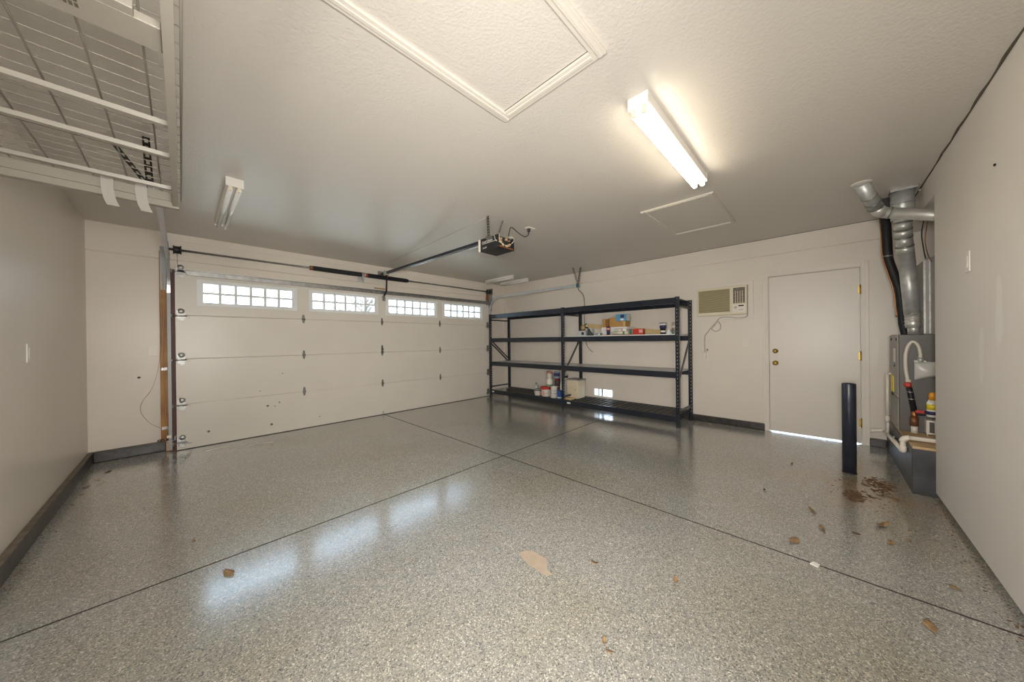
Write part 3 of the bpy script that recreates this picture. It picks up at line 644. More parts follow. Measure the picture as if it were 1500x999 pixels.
pf = post(XF, YP[0], 1, -1); pr_ = post(XR, YP[0], -1, -1)
for y in YP[1:]: again(pf, dy=y - YP[0]); again(pr_, dy=y - YP[0])
LV = [.154, .769, 1.287, 1.806]; BH = .085
for b_ in range(2):
    y0, y1 = YP[b_] + PW / 2, YP[b_ + 1] - PW / 2
    for z in LV:
        for x, s_ in ((XF + .006, 1), (XR - .006, -1)):
            m_ = MB(); xx = x; m_.prism([(xx, y0, z - BH), (xx, y0, z), (xx + s_ * .022, y0, z), (xx + s_ * .022, y0, z - .014), (xx + s_ * .040, y0, z - .014), (xx + s_ * .040, y0, z - BH)], (0, y1 - y0, 0))
            bm_ = m_.build('beam', BLACKM, sr, bevel=.003)
            for ye in (y0, y1 - .004): B(min(xx - s_ * .004, xx + s_ * .03), max(xx - s_ * .004, xx + s_ * .03), ye, ye + .004, z - BH - .03, z + .012).build('beam_clip', BLACKM, bm_)
        if z == LV[0]:
            for k in range(2):
                ya, yb = y0 + .01 + k * (y1 - y0) / 2, y0 - .005 + (k + 1) * (y1 - y0) / 2; m_ = MB()
                n = 10
                for i in range(n + 1): yy = ya + (yb - ya) * i / n; m_.box(XF + .03, XR - .03, yy - .002, yy + .002, z - .0075, z - .0035)
                for i in range(8): xx = XF + .035 + (XR - XF - .07) * i / 7; m_.box(xx - .002, xx + .002, ya - .002, yb + .002, z - .0115, z - .0075)
                m_.build('wire_deck', mat('grey_wire_mesh', (.20, .185, .16), .45, .3), sr)
        else:
            B(XF + .030, XR - .030, y0 + .001, y1 - .001, z - .0135, z - .001).build('shelf_deck', GREYD if z < 1.7 else BLACKM, sr)
            if z == LV[2] and b_ == 0: B(XF + .012, XR - .012, y0 + .003, y1 - .003, z + .0005, z + .0125).build('white_board', mat('white_shelf_board', (.74, .74, .73), .5, noise=.05), sr)
    for yy in (y0 + .48, y1 - .48): B(XF + .03, XR - .03, yy - .015, yy + .015, LV[3] - .05, LV[3] - .014).build('deck_support', BLACKM, sr)
for k, y in enumerate(YP):
    for z in (.215, 1.690): MB().bar((XF + PD * .5, y, z), (XR - PD * .5, y, z), .02, .026).build('side_rail', BLACKM, sr)
    BRACE = mat('olive_black_steel', (.075, .075, .068), .42)
    if k < 2: MB().bar((XF + PD * .5, y, .60), (XR - PD * .5, y, 1.27), .012, .034).build('brace', BRACE, sr)
    else:
        for dz in (0, -.07): MB().bar((XF + PD * .5, y, 1.255 + dz), (XR - PD * .5, y, .80 + dz), .012, .026).build('brace', BLACKM, sr)
for y in (YP[0] + 1.80, YP[1] + 1.86): B(XF + .0045, XF + .0062, y - .035, y + .035, LV[0] - .055, LV[0] - .025).build('sticker', WHITEP, sr)

# ------------------------------------------------------------------ shelf contents (upper level)
Z3 = LV[2] + .0125
def carton(name, label, cat, x0, x1, y0, y1, z0, z1, m, group=None, extra=None):
    t = thing(name, label, cat, ((x0 + x1) / 2, (y0 + y1) / 2, z0), group)
    o = B(x0, x1, y0, y1, z0, z1).build('box_body', m, t, bevel=.002)
    if extra: extra(t, o)
    return t
def flaps(t, o, x0, x1, y0, y1, z1, m):
    B(x0 - .001, x1 + .001, y0 + (y1 - y0) * .42, y0 + (y1 - y0) * .58, z1, z1 + .0012).build('tape', m, t)
TAPE = mat('packing_tape', (.62, .44, .20), .3)
DKBR = mat('brown_shade_board', (.28, .13, .03), .8)
carton('white_carton', 'flat white carton under the brown boxes on the rack shelf', 'box', 5.06, 5.32, 2.29, 2.76, Z3, Z3 + .14, WHITEP, None, lambda t, o: (B(5.0585, 5.061, 2.45, 2.52, Z3 + .03, Z3 + .11).build('printed_label', PINK, t), B(5.0585, 5.061, 2.30, 2.36, Z3 + .02, Z3 + .08).build('printed_label', GREEN, t)))
ZW = Z3 + .14
carton('small_box', 'brown box standing at the far end of the white carton', 'box', 5.10, 5.24, 2.665, 2.755, ZW, ZW + .145, KRAFT, 'brown boxes on the white carton', lambda t, o: (B(5.098, 5.10, 2.668, 2.70, ZW + .01, ZW + .135).build('side_panel', DKBR, t), flaps(t, o, 5.10, 5.24, 2.665, 2.755, ZW + .145, TAPE)))
carton('small_box', 'larger brown box in the middle of the white carton', 'box', 5.10, 5.27, 2.47, 2.625, ZW, ZW + .165, KRAFT, 'brown boxes on the white carton', lambda t, o: flaps(t, o, 5.10, 5.27, 2.47, 2.625, ZW + .165, TAPE))
carton('small_box', 'low brown box under the blue and white box', 'box', 5.08, 5.25, 2.33, 2.465, ZW, ZW + .095, KRAFT, 'brown boxes on the white carton', lambda t, o: (flaps(t, o, 5.08, 5.25, 2.33, 2.465, ZW + .095, TAPE), B(5.0785, 5.08, 2.34, 2.37, ZW + .005, ZW + .09).build('side_panel', KRAFTL, t)))
def bl(t, o):
    z = ZW + .097
    B(5.0385, 5.0405, 2.335, 2.40, z + .05, z + .098).build('printed_panel', NAVY, t); B(5.0385, 5.0405, 2.345, 2.40, z + .006, z + .035).build('printed_panel', WHITEP, t); B(5.05, 5.19, 2.2985, 2.3005, z + .004, z + .105).build('side_panel', WHITEP, t)
carton('blue_box', 'blue and white printed box topmost on the pile of brown boxes', 'box', 5.04, 5.20, 2.30, 2.48, ZW + .097, ZW + .207, LBLUE, None, bl)
t = thing('long_carton', 'long pale cardboard carton lying tilted along the back of the shelf', 'box', (5.345, 2.55, Z3))
o = MB(); o.hexa([(5.335, 1.86, Z3), (5.365, 1.86, Z3), (5.365, 3.20, Z3 + .16), (5.335, 3.20, Z3 + .16), (5.335, 1.86, Z3 + .075), (5.365, 1.86, Z3 + .075), (5.365, 3.20, Z3 + .235), (5.335, 3.20, Z3 + .235)]); o.build('box_body', KRAFTL, t, bevel=.002)
MB().hexa([(5.3345, 2.84, Z3 + .12), (5.3355, 2.84, Z3 + .12), (5.3355, 2.92, Z3 + .13), (5.3345, 2.92, Z3 + .13), (5.3345, 2.84, Z3 + .188), (5.3355, 2.84, Z3 + .188), (5.3355, 2.92, Z3 + .198), (5.3345, 2.92, Z3 + .198)]).build('tape', TAPE, t)
# the block that props its far end
tag(B(5.27, 5.36, 3.06, 3.19, Z3, Z3 + .142).build('storage_tin', mat('white_tin', (.70, .70, .68), .4), bevel=.004), 'pale block propping up the far end of the long carton', 'tin')
t = thing('spray_bottle', 'small purple bottle with a pink label standing before the cartons', 'bottle', (4.90, 2.545, Z3))
MB().lathe([(.025, 0), (.027, .006), (.027, .06), (.030, .066), (.034, .07), (.034, .125), (.025, .14)], (4.90, 2.545, Z3 + .009), 16).build('bottle_body', PURPLE, t); MB().lathe([(.0345, 0), (.0345, .035)], (4.90, 2.545, Z3 + .088), 16).build('bottle_label', PINK, t)
MB().lathe([(.0275, 0), (.0275, .05)], (4.90, 2.545, Z3 + .014), 16).build('lower_band', NAVY, t)
tag(B(4.83, 4.96, 1.955, 2.68, Z3, Z3 + .009).build('cardboard_sheet', mat('brown_cardboard', (.36, .19, .08), .8, noise=.15), bevel=.001), 'brown cardboard sheet lying on the shelf front edge', 'cardboard')
t = thing('box_of_wrap', 'red green and white printed narrow box at the end of cardboard sheet', 'box', (4.92, 2.07, Z3 + .009))
B(4.88, 4.95, 1.968, 2.19, Z3 + .009, Z3 + .092).build('box_body', RED, t, bevel=.002); B(4.8785, 4.8805, 2.125, 2.185, Z3 + .012, Z3 + .089).build('printed_panel', GREEN, t); B(4.8785, 4.8805, 1.972, 2.03, Z3 + .03, Z3 + .08).build('printed_panel', PINK, t); B(4.8785, 4.8805, 2.150, 2.165, Z3 + .012, Z3 + .089).build('printed_panel', WHITEP, t)
for k, (y0, y1, z, m_, lab) in enumerate(((2.20, 2.48, .036, mat('cream_paper', (.70, .66, .54), .6), 'cream paper roll lying on the cardboard sheet by the red printed box'), (2.23, 2.44, .084, WHITEP, 'white paper roll resting on top of the cream paper roll'))):
    t = thing('paper_roll', lab, 'paper roll', (4.91, (y0 + y1) / 2, Z3 + z), 'rolled papers on the shelf')
    MB().tube([(4.905, y0, Z3 + z), (4.905, y1, Z3 + z)], .026 if k == 0 else .022, 14).build('roll', m_, t); MB().tube([(4.905, y0 + .06, Z3 + z), (4.905, y0 + .09, Z3 + z)], .0268 if k == 0 else .0228, 14).build('band', GREEN if k == 0 else PINK, t)
t = thing('clamp', 'yellow and black hand tool resting on the gray machine at shelf end', 'tool', (5.08, 3.13, Z3 + .11))
MB().tube(arc((5.08, 3.13, Z3 + .155), .038, 0, 2 * PI, 18, (0, 1, 0), (0, 0, 1)), .011, 8, False).build('tool_loop', mat('yellow_tool', (.58, .36, .05), .4), t); MB().bar((5.08, 3.09, Z3 + .16), (5.08, 3.03, Z3 + .14), .02, .022).build('tool_handle', BLACKR, t); MB().bar((5.08, 3.10, Z3 + .185), (5.08, 3.06, Z3 + .225), .012, .012).build('tool_lever', BLACKR, t)
t = thing('machine_case', 'pale grey plastic case standing under the yellow hand tool', 'case', (5.08, 3.12, Z3))
B(5.02, 5.16, 3.05, 3.20, Z3, Z3 + .095).build('case_body', mat('pale_blue_grey', (.55, .57, .58), .4), t, bevel=.006); B(5.0185, 5.021, 3.08, 3.13, Z3 + .02, Z3 + .07).build('vent', BLACKR, t); B(5.06, 5.10, 3.10, 3.16, Z3 + .095, Z3 + .11).build('carry_grip', BLACKR, t)
t = tag(MB().prism([(4.99, 2.885, Z3), (4.99, 3.0, Z3), (4.99, 2.985, Z3 + .125), (4.99, 2.972, Z3 + .125), (4.99, 2.965, Z3 + .10)], (.05, 0, 0)).build('triangle_bracket', mat('dark_teal_grey', (.045, .065, .07), .4)), 'dark triangular bracket standing next to the pale grey case', 'bracket')
t = carton('grey_box', 'small flat blue grey box lying on the white shelf board', 'box', 4.92, 4.99, 2.70, 2.80, Z3, Z3 + .044, mat('blue_grey_box', (.26, .32, .36), .5), None, lambda t, o: B(4.9185, 4.9205, 2.71, 2.74, Z3 + .008, Z3 + .036).build('printed_panel', WHITEP, t))
def can(label, x, y, z, r, hgt, m, lid, group=None, band=None, name='paint_can', n=18):
    t = thing(name, label, 'can' if 'can' in name else 'bottle', (x, y, z), group)
    MB().lathe([(r * .96, 0), (r, .004), (r, hgt - .012), (r * 1.03, hgt - .010), (r * 1.03, hgt - .002), (r * .95, hgt - .002)], (x, y, z), n).build('can_body', m, t)
    MB().lathe([(r * .9, 0), (r * .93, .004), (r * .80, .006), (0, .006)], (x, y, z + hgt - .004), n).build('lid', lid, t)
    if band: MB().lathe([(r + .0008, 0), (r + .0008, band[1])], (x, y, z + band[0]), n).build('printed_label', band[2], t)
    return t
def bottle(label, x, y, z, r, hgt, m, cap, group=None, band=None):
    t = thing('plastic_bottle', label, 'bottle', (x, y, z), group)
    MB().lathe([(r * .92, 0), (r, .008), (r, hgt * .62), (r * .85, hgt * .74), (r * .36, hgt * .86), (r * .34, hgt * .90)], (x, y, z), 16).build('bottle_body', m, t)
    MB().lathe([(r * .42, 0), (r * .42, hgt * .10), (0, hgt * .10)], (x, y, z + hgt * .89), 14).build('cap', cap, t)
    if band: MB().lathe([(r + .0008, 0), (r + .0008, band[1])], (x, y, z + band[0]), 16).build('printed_label', band[2], t)
    return t
# cluster by the right post
can('black and white spool can at the lower right end of the shelf', 5.05, 1.735, Z3, .038, .090, BLACKP, BLACKP, 'small cans by the right post', (.03, .03, WHITEP), 'spool_can')
can('blue and black labelled can stacked on the spool can', 5.05, 1.735, Z3 + .092, .046, .085, NAVY, GALV, 'small cans by the right post', (.045, .03, WHITEP))
t = thing('white_funnel', 'white plastic funnel standing upside down beside the spool can', 'funnel', (5.05, 1.655, Z3))
MB().lathe([(.040, 0), (.042, .004), (.012, .075), (.009, .088)], (5.05, 1.650, Z3), 16).build('cone', mat('white_funnel_plastic', (.72, .74, .76), .35), t); MB().lathe([(.044, 0), (.044, .006)], (5.05, 1.650, Z3), 16).build('rim', IVORYW, t)
can('tan grey can in the row by the right post', 5.16, 1.60, Z3, .046, .090, mat('tan_can', (.46, .38, .31), .5), GALV, 'small cans by the right post', (.02, .04, PINK))
can('tan grey can stacked on top by the right post', 5.16, 1.60, Z3 + .092, .044, .088, mat('tan_can', (.46, .38, .31), .5), BLACKP, 'small cans by the right post', (.01, .03, WHITEP))
bottle('small dark green bottle standing next to the right post', 4.98, 1.565, Z3, .016, .075, GREEN, BLACKR)

# ------------------------------------------------------------------ shelf contents (lowest level)
Z1 = LV[0] - .0035
WCAN = mat('white_can_label', (.70, .66, .60), .45, noise=.15, nscale=30)
can('white paint can with a dark band leftmost on the bottom shelf', 4.88, 4.05, Z1, .058, .125, WCAN, BLACKP, 'paint cans on the bottom shelf', (.095, .018, BLACKR))
bottle('teal capped bottle behind the leftmost white can', 5.02, 4.20, Z1, .045, .22, mat('pale_teal', (.42, .50, .48), .4), mat('teal_cap', (.10, .25, .26), .4))
t = thing('bucket', 'white bucket with a red lid at the front of the bottom shelf', 'bucket', (4.92, 3.87, Z1))
MB().lathe([(.080, 0), (.084, .006), (.100, .165), (.104, .168)], (4.92, 3.87, Z1), 24).build('bucket_body', mat('bucket_white', (.74, .70, .64), .4), t); MB().lathe([(.1005, .135), (.1075, .137), (.110, .158), (.106, .180), (.096, .182), (.094, .176), (0, .176)], (4.92, 3.87, Z1), 24).build('lid', RED, t)
B(4.817, 4.836, 3.84, 3.91, Z1 + .03, Z1 + .10).build('printed_label', PINK, t); MB().tube(arc((4.92, 3.87, Z1 + .13), .113, PI * .1, PI * .9, 12, (0, 1, 0), (-.75, 0, -.66)), .003, 6).build('handle', GALVD, t)
can('white can lower of a pair beside the red lidded bucket', 4.88, 3.655, Z1, .066, .105, WCAN, WHITEP, 'paint cans on the bottom shelf', (.085, .010, GREYL))
can('white can upper of a pair beside the red lidded bucket', 4.88, 3.65, Z1 + .108, .060, .105, WCAN, WHITEP, 'paint cans on the bottom shelf', (.01, .03, mat('pale_grey_label', (.50, .50, .47), .5)))
can('blue and white can standing before the middle post', 4.865, 3.515, Z1, .043, .150, BLUE, NAVY, 'paint cans on the bottom shelf', (.012, .020, WHITEP))
can('white can supporting the white jug at the back', 5.06, 3.89, Z1, .075, .165, WCAN, GALV, 'paint cans on the bottom shelf')
t = thing('white_jug', 'white plastic jug with green print behind the bucket', 'jug', (5.06, 3.89, Z1 + .168))
MB().lathe([(.062, 0), (.066, .006), (.066, .12), (.055, .15), (.040, .165)], (5.06, 3.89, Z1 + .168), 20).build('jug_body', IVORYW, t); MB().lathe([(.0668, 0), (.0668, .03)], (5.06, 3.89, Z1 + .18), 20).build('printed_label', GREEN, t); MB().lathe([(.042, 0), (.042, .016), (0, .016)], (5.06, 3.89, Z1 + .328), 18).build('cap', WHITEP, t)
can('red topped can stacked on the white jug', 5.06, 3.89, Z1 + .346, .058, .115, WCAN, RED, 'paint cans on the bottom shelf', (.086, .018, RED))
can('plain dark can at the bottom of the back stack by the middle post', 5.04, 3.69, Z1, .060, .19, mat('dark_can', (.07, .06, .06), .5), GALV, 'paint cans on the bottom shelf')
can('dark red can in the back stack by the middle post', 5.04, 3.69, Z1 + .193, .054, .150, mat('dark_red_can', (.16, .015, .02), .45), BLACKP, 'paint cans on the bottom shelf', (.02, .09, mat('dark_label', (.06, .05, .05), .5)))
can('blue and teal can topmost in the back stack by the middle post', 5.04, 3.70, Z1 + .346, .058, .125, mat('steel_blue_can', (.22, .32, .38), .4), GALVD, 'paint cans on the bottom shelf', (.04, .06, NAVY))
bottle('tall white bottle standing right behind the middle post', 4.98, 3.535, Z1, .040, .36, IVORYW, WHITEP, None, (.05, .06, PINK))
can('white can standing on edge of back row beside tall white bottle', 5.18, 3.60, Z1, .058, .20, WCAN, GALV, 'paint cans on the bottom shelf')
can('white capped can topmost behind the tall white bottle', 5.18, 3.60, Z1 + .203, .050, .22, WCAN, WHITEP, 'paint cans on the bottom shelf', (.15, .04, BLACKP))
t = thing('cream_storage_box', 'large cream box with a grey lid on the bottom shelf right of the middle post', 'box', (5.17, 3.38, Z1))
MB().hexa([(5.02, 3.225, Z1), (5.27, 3.225, Z1), (5.27, 3.45, Z1), (5.02, 3.45, Z1), (5.01, 3.215, Z1 + .33), (5.28, 3.215, Z1 + .33), (5.28, 3.455, Z1 + .33), (5.01, 3.455, Z1 + .33)]).build('box_body', CREAM, t, bevel=.012)
B(5.0, 5.29, 3.205, 3.465, Z1 + .33, Z1 + .352).build('lid', mat('grey_lid', (.40, .37, .34), .5), t, bevel=.008)
MB().tube([(5.012, 3.26, Z1 + .15), (5.012, 3.33, Z1 + .20), (5.012, 3.41, Z1 + .23)], .003, 6).build('crease', mat('cream_crease', (.46, .38, .26), .7), t)
tag(B(4.86, 4.985, 3.27, 3.45, Z1, Z1 + .03).build('wood_block', KRAFTL, bevel=.003), 'pale wood block lying in front of the cream storage box', 'wood block')

# ------------------------------------------------------------------ air conditioner
ac = thing('air_conditioner', 'ivory wall air conditioner with a louvred grille beside the entry door', 'air conditioner', (XA, 1.04, 1.5))
m_ = MB()
for y0, y1, z0, z1 in ((1.352, 1.405, 1.497, 2.012), (.680, .735, 1.497, 2.012), (.735, 1.352, 1.962, 2.012), (.735, 1.352, 1.497, 1.545)): m_.box(XA - .016, XA, y0, y1, z0, z1)
m_.build('mounting_trim', TRIM, ac, bevel=.002)
ax = XA - .085
B(ax, XA, .742, 1.348, 1.562, 1.958).build('case', IVORY, ac, bevel=.006)
gr = B(ax - .008, ax, .925, 1.335, 1.585, 1.935).build('grille_frame', IVORY, ac, bevel=.003)
LOUV = mat('louvre_khaki', (.46, .40, .24), .5)
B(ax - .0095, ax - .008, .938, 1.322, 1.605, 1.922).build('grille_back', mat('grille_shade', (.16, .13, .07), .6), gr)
sl_ = None
for k in range(19):
    z = 1.614 + k * .0163
    if sl_ is None: sl_ = MB().prism([(ax - .010, .94, z), (ax - .015, .94, z + .003), (ax - .015, .94, z + .009), (ax - .010, .94, z + .011)], (0, .38, 0)).build('louvre', LOUV, gr)
    else: again(sl_, dz=k * .0163)
vn = B(ax - .002, ax, .765, .897, 1.712, 1.925).build('air_outlet', DARKV, ac)
fin = None
for k in range(12):
    z = 1.716 + k * .0175; q = B(ax - .006, ax - .002, .767, .895, z, z + .0045).build('fin', IVORY, vn)
for k in range(1, 5): B(ax - .0065, ax - .0022, .765 + k * .0264 - .003, .765 + k * .0264 + .003, 1.712, 1.885).build('divider', IVORY, vn)
cp = B(ax - .003, ax, .755, .905, 1.585, 1.700).build('control_panel', IVORYW, ac, bevel=.002)
B(ax - .0045, ax - .003, .778, .838, 1.668, 1.686).build('display', BLACKR, cp); 
MB().lathe([(0, -.010), (.016, -.009), (.017, 0)], (ax - .003, .873, 1.655), 14, 'x').build('dial', IVORY, cp)
for k in range(4): B(ax - .005, ax - .003, .785 + k * .013, .793 + k * .013, 1.618, 1.626).build('button', GREYL, cp)
MB().tube([(ax - .002, 1.15, 1.572), (ax - .010, 1.15, 1.572)], .008, 8).build('catch', IVORY, ac)
MB().tube(curve_pts([(XA - .03, .745, 1.60), (XA - .02, .755, 1.53), (XA - .012, .85, 1.515), (XA - .02, .98, 1.532), (XA - .02, 1.074, 1.522), (XA - .012, 1.143, 1.417), (XA - .008, 1.18, 1.375), (XA - .008, 1.13, 1.333), (XA - .008, 1.075, 1.36), (XA - .008, 1.065, 1.42), (XA - .010, 1.10, 1.475), (XA - .016, 1.14, 1.44), (XA - .008, 1.245, 1.305), (XA - .008, 1.266, 1.25), (XA - .008, 1.268, 1.12), (XA - .014, 1.262, 1.02)], 8), .0065, 7).build('power_cord', mat('grey_cord', (.46, .43, .38), .5), ac)
B(XA - .045, XA - .010, 1.245, 1.285, .945, 1.025).build('plug', IVORYW, ac, bevel=.006)
MB().tube([(XA - .02, 1.235, 1.075), (XA - .03, 1.228, 1.055)], .010, 8).build('cord_clip', GREYL, ac)
def plate(label, axis, c, w_, h_, m, kind):
    """cover plate on a wall: axis 'x-' faces -X, 'x+' faces +X, 'y-' faces -Y, 'y+' faces +Y"""
    x, y, z = c; t = thing('cover_plate' if kind != 'outlet' else 'wall_outlet', label, 'outlet' if kind == 'outlet' else 'switch', c)
    if kind != 'outlet': t.name = 'light_switch'
    def bx(u0, u1, z0, z1, d0, d1):
        if axis[0] == 'x':
            s_ = 1 if axis[1] == '+' else -1; a, b_ = sorted((x + s_ * d0, x + s_ * d1)); return (a, b_, y + u0, y + u1, z + z0, z + z1)
        s_ = 1 if axis[1] == '+' else -1; a, b_ = sorted((y + s_ * d0, y + s_ * d1)); return (x + u0, x + u1, a, b_, z + z0, z + z1)
    B(*bx(-w_ / 2, w_ / 2, -h_ / 2, h_ / 2, 0, .006)).build('plate', m, t, bevel=.002)
    if kind == 'outlet':
        for zz in (-.024, .024): B(*bx(-.014, .014, zz - .015, zz + .015, .006, .0085)).build('socket', m, t, bevel=.003)
        for zz in (-.024, .024):
            B(*bx(-.007, -.004, zz - .005, zz + .006, .0083, .0088)).build('slot', DARKV, t); B(*bx(.004, .007, zz - .005, zz + .006, .0083, .0088)).build('slot', DARKV, t)
    elif kind == 'toggle': B(*bx(-.004, .004, -.010, .012, .006, .016)).build('toggle', m, t, bevel=.001)
    else: B(*bx(-.016, .016, -.034, .034, .006, .0085)).build('rocker', m, t, bevel=.002)
    return t
plate('white wall outlet that the air conditioner cord hangs to', 'x-', (XA, 1.258, .965), .075, .12, IVORYW, 'outlet')
plate('ivory toggle switch plate between air conditioner and entry door', 'x-', (XA, .768, 1.172), .074, .12, IVORYW, 'toggle')
plate('white switch plate alone on the left wall', 'x+', (XL, 3.68, 1.187), .075, .12, WHITEM, 'rocker')
plate('painted over wall plate beside the brown jamb', 'y-', (-.228, YB, 1.160), .082, .118, IVORYW, 'toggle')
plate('white switch plate on the near right wall', 'y+', (3.232, YRB - .009, 1.668), .078, .12, WHITEM, 'rocker')
tag(MB().lathe([(.008, -.010), (.012, -.008), (.012, .001), (0, .001)][::-1], (-.335, YB - .001, .865), 10, 'y').build('wall_knot', mat('wall_hole_brown', (.12, .09, .06), .7)), 'small dark nail hole stud in the wall left of the garage door', 'nail')
tag(MB().lathe([(0, .006), (.007, .005), (.007, 0)], (2.827, YRB - .013, 2.082), 10, 'y').build('wall_nail', DARKV), 'small dark nail in the near right wall', 'nail')
t = tag(MB().tube(curve_pts([(-.165, YB - .066, 1.90), (-.160, YB - .066, 1.55), (-.168, YB - .066, 1.19), (-.194, YB - .006, .93), (-.243, YB - .006, .725), (-.318, YB - .006, .58), (-.322, YB - .006, .466), (-.257, YB - .006, .338), (-.172, YB - .066, .27)], 8), .0018, 5).build('loose_wire', mat('tan_wire', (.40, .32, .22), .5)), 'thin loose wire looping out beside the brown jamb', 'wire')
tag(MB().tube(curve_pts([(-.150, YB - .066, 2.05), (-.135, YB - .068, 1.75), (-.150, YB - .068, 1.30), (-.142, YB - .068, .8), (-.132, YB - .068, .35), (-.115, YB - .068, .20)], 8), .003, 6).build('door_cable', mat('yellow_wire', (.55, .36, .12), .5)), 'tan cable running down the face of the brown jamb', 'cable')
tag(MB().tube(curve_pts([(4.862, 3.09, 2.16), (4.95, 3.13, 2.12), (5.20, 3.22, 2.10), (5.38, 3.29, 2.04), (5.409, 3.30, 1.90), (5.412, 3.305, 1.55), (5.412, 3.28, 1.20), (5.412, 3.21, 1.06), (5.412, 3.13, 1.0)], 8), .005, 6).build('hanging_cable', BLACKR), 'dark cable hanging from the track end down behind the rack', 'cable')
t = thing('safety_sensor', 'black door sensor bracket at the foot of the left track', 'sensor', (-.12, 5.42, .14))
m_ = MB(); m_.box(-.128, -.055, 5.372, 5.378, .128, .142); m_.box(-.128, -.122, 5.372, 5.447, .128, .142); m_.box(-.070, -.055, 5.366, 5.384, .118, .182); m_.build('bracket', BLACKP, t)
for k in range(3): MB().tube(arc((-.185 + .026 * k, 5.435, .135), .014, 0, 2 * PI, 12, (1, 0, 0), (0, .3, .7)), .0045, 6, False).build('chain_link', BLACKP, t)
B(-.128, -.09, 5.375, 5.41, .160, .195).build('sensor_eye', IVORYW, t, bevel=.003)

# ------------------------------------------------------------------ steel post
t = thing('bollard', 'dark steel bollard standing on the floor before the entry door', 'bollard', (4.222, -.16, 0))
MB().lathe([(.047, 0), (.047, .806), (.0455, .810), (.040, .810), (.040, .70), (0, .70)], (4.222, -.16, 0), 28).build('pipe', mat('bollard_paint', (.030, .036, .055), .33, noise=.35, nscale=8), t)
MB().lathe([(.051, 0), (.050, .006), (.047, .008)], (4.222, -.16, 0), 28).build('weld_collar', BLACKP, t)

# ------------------------------------------------------------------ furnace on its block
pl = thing('furnace_platform', 'dark painted block platform with plywood top under the furnace', 'platform', (4.6, -.75, 0))
B(3.990, XA - .024, -1.395, -.490, 0, .352).build('block', PLAT, pl, bevel=.005); B(3.992, XA - .026, -1.394, -.494, .352, .372).build('plywood_top', TAN, pl, bevel=.002)
FX, FY, FZ0, FZ1 = 4.565, -.492, .372, 1.248
fu = thing('furnace', 'grey metal furnace cabinet standing on the dark block platform', 'furnace', (4.8, -.9, FZ0))
B(FX, 5.04, -1.18, FY, FZ0, FZ1).build('cabinet', GREYP, fu, bevel=.004)
B(FX + .008, 5.03, FY, FY + .010, FZ0 + .30, FZ1 - .006).build('door_panel', GREYL, fu, bevel=.003); B(FX + .008, 5.03, FY, FY + .010, FZ0 + .012, FZ0 + .294).build('door_panel', GREYL, fu, bevel=.003)
for x in (FX + .05, 4.90): MB().lathe([(.013, 0), (.012, .004), (0, .004)], (x, FY + .010, 1.205), 12, 'y').build('panel_screw', BLACKR, fu)
B(4.67, 4.80, FY + .0095, FY + .0105, .99, 1.12).build('rating_label', WHITEP, fu); MB().lathe([(.012, 0), (.011, .004), (0, .004)], (4.72, FY + .010, .955), 12, 'y').build('panel_latch', BLACKR, fu)
SHEET = mat('bright_sheet_metal', (.66, .65, .61), .40, .5, noise=.2, nscale=10)
fp = thing('flue_pipe', 'galvanised flue pipe rising from the furnace to the ceiling', 'pipe', (4.66, -.58, FZ1))
FC = [Vector(p) for p in ((4.665, -.590, FZ1), (4.665, -.587, 1.373), (4.662, -.572, 1.60), (4.655, -.548, 2.005), (4.650, -.536, 2.06))]
MB().tube([FC[0], FC[0] + Vector((0, 0, .10))], .037, 20).build('flue_collar', SHEET, fp)
MB().tube([(4.665, -.588, 1.31), (4.665, -.587, 1.345), (4.664, -.584, 1.44)], [.047, .049, .049], 20).build('duct_section', SHEET, fp)
MB().tube([(4.664, -.585, 1.43), (4.655, -.546, 2.02)], .053, 20).build('duct_section', GALV, fp)
for k in range(4):
    z = 1.335 + k * .034; MB().lathe([(.050, -.005), (.055, 0), (.050, .005)], (4.665, -.587, z), 20).build('crimp_ring', SHEET, fp)
el = [(4.655, -.546, 2.00), (4.64, -.540, 2.06), (4.60, -.528, 2.14), (4.555, -.520, 2.20), (4.53, -.517, 2.26), (4.525, -.516, 2.30)]
for k in range(len(el) - 1): MB().tube([el[k], el[k + 1]], .055 - .001 * (k % 2), 20).build('elbow_gore', SHEET, fp)
for k in range(1, 5):
    p = Vector(el[k]); dr = (Vector(el[k + 1]) - Vector(el[k - 1])).normalized() * .004; MB().tube([p - dr, p + dr], .0585, 20).build('elbow_seam', GALVD, fp)
MB().tube([(4.525, -.516, 2.28), (4.505, -.512, ZC)], .072, 24).build('ceiling_sleeve', GALV, fp); MB().tube([(4.514, -.514, 2.425), (4.513, -.514, 2.43)], .0745, 24).build('sleeve_seam', GALVD, fp)
B(4.43, 4.585, -.59, -.435, ZC - .02, ZC).build('ceiling_flange', GALVD, fp)
ap = thing('air_pipe', 'galvanised pipe dropping from the ceiling then running sideways into the niche', 'pipe', (4.3, -.37, 2.3))
A0, A1, A2, A3 = (4.045, -.235, ZC), (4.255, -.335, 2.365), (4.31, -.385, 2.322), (4.33, -1.0, 2.105)
MB().tube([A0, A1], .049, 20).build('duct_section', GALV, ap); MB().tube([A1, (4.29, -.358, 2.337), A2], .0485, 20).build('elbow_gore', SHEET, ap); MB().tube([A2, A3], .046, 20).build('duct_section', SHEET, ap)
for p, q in ((A0, .55), (A0, .80), (A0, .995)):
    c = Vector(A0).lerp(Vector(A1), q); dr = (Vector(A1) - Vector(A0)).normalized() * .004; MB().tube([c - dr, c + dr], .0515, 20).build('pipe_seam', GALVD, ap)
c = Vector(A2).lerp(Vector(A3), .06); dr = (Vector(A3) - Vector(A2)).normalized() * .004; MB().tube([c - dr, c + dr], .0505, 20).build('pipe_seam', GALVD, ap)
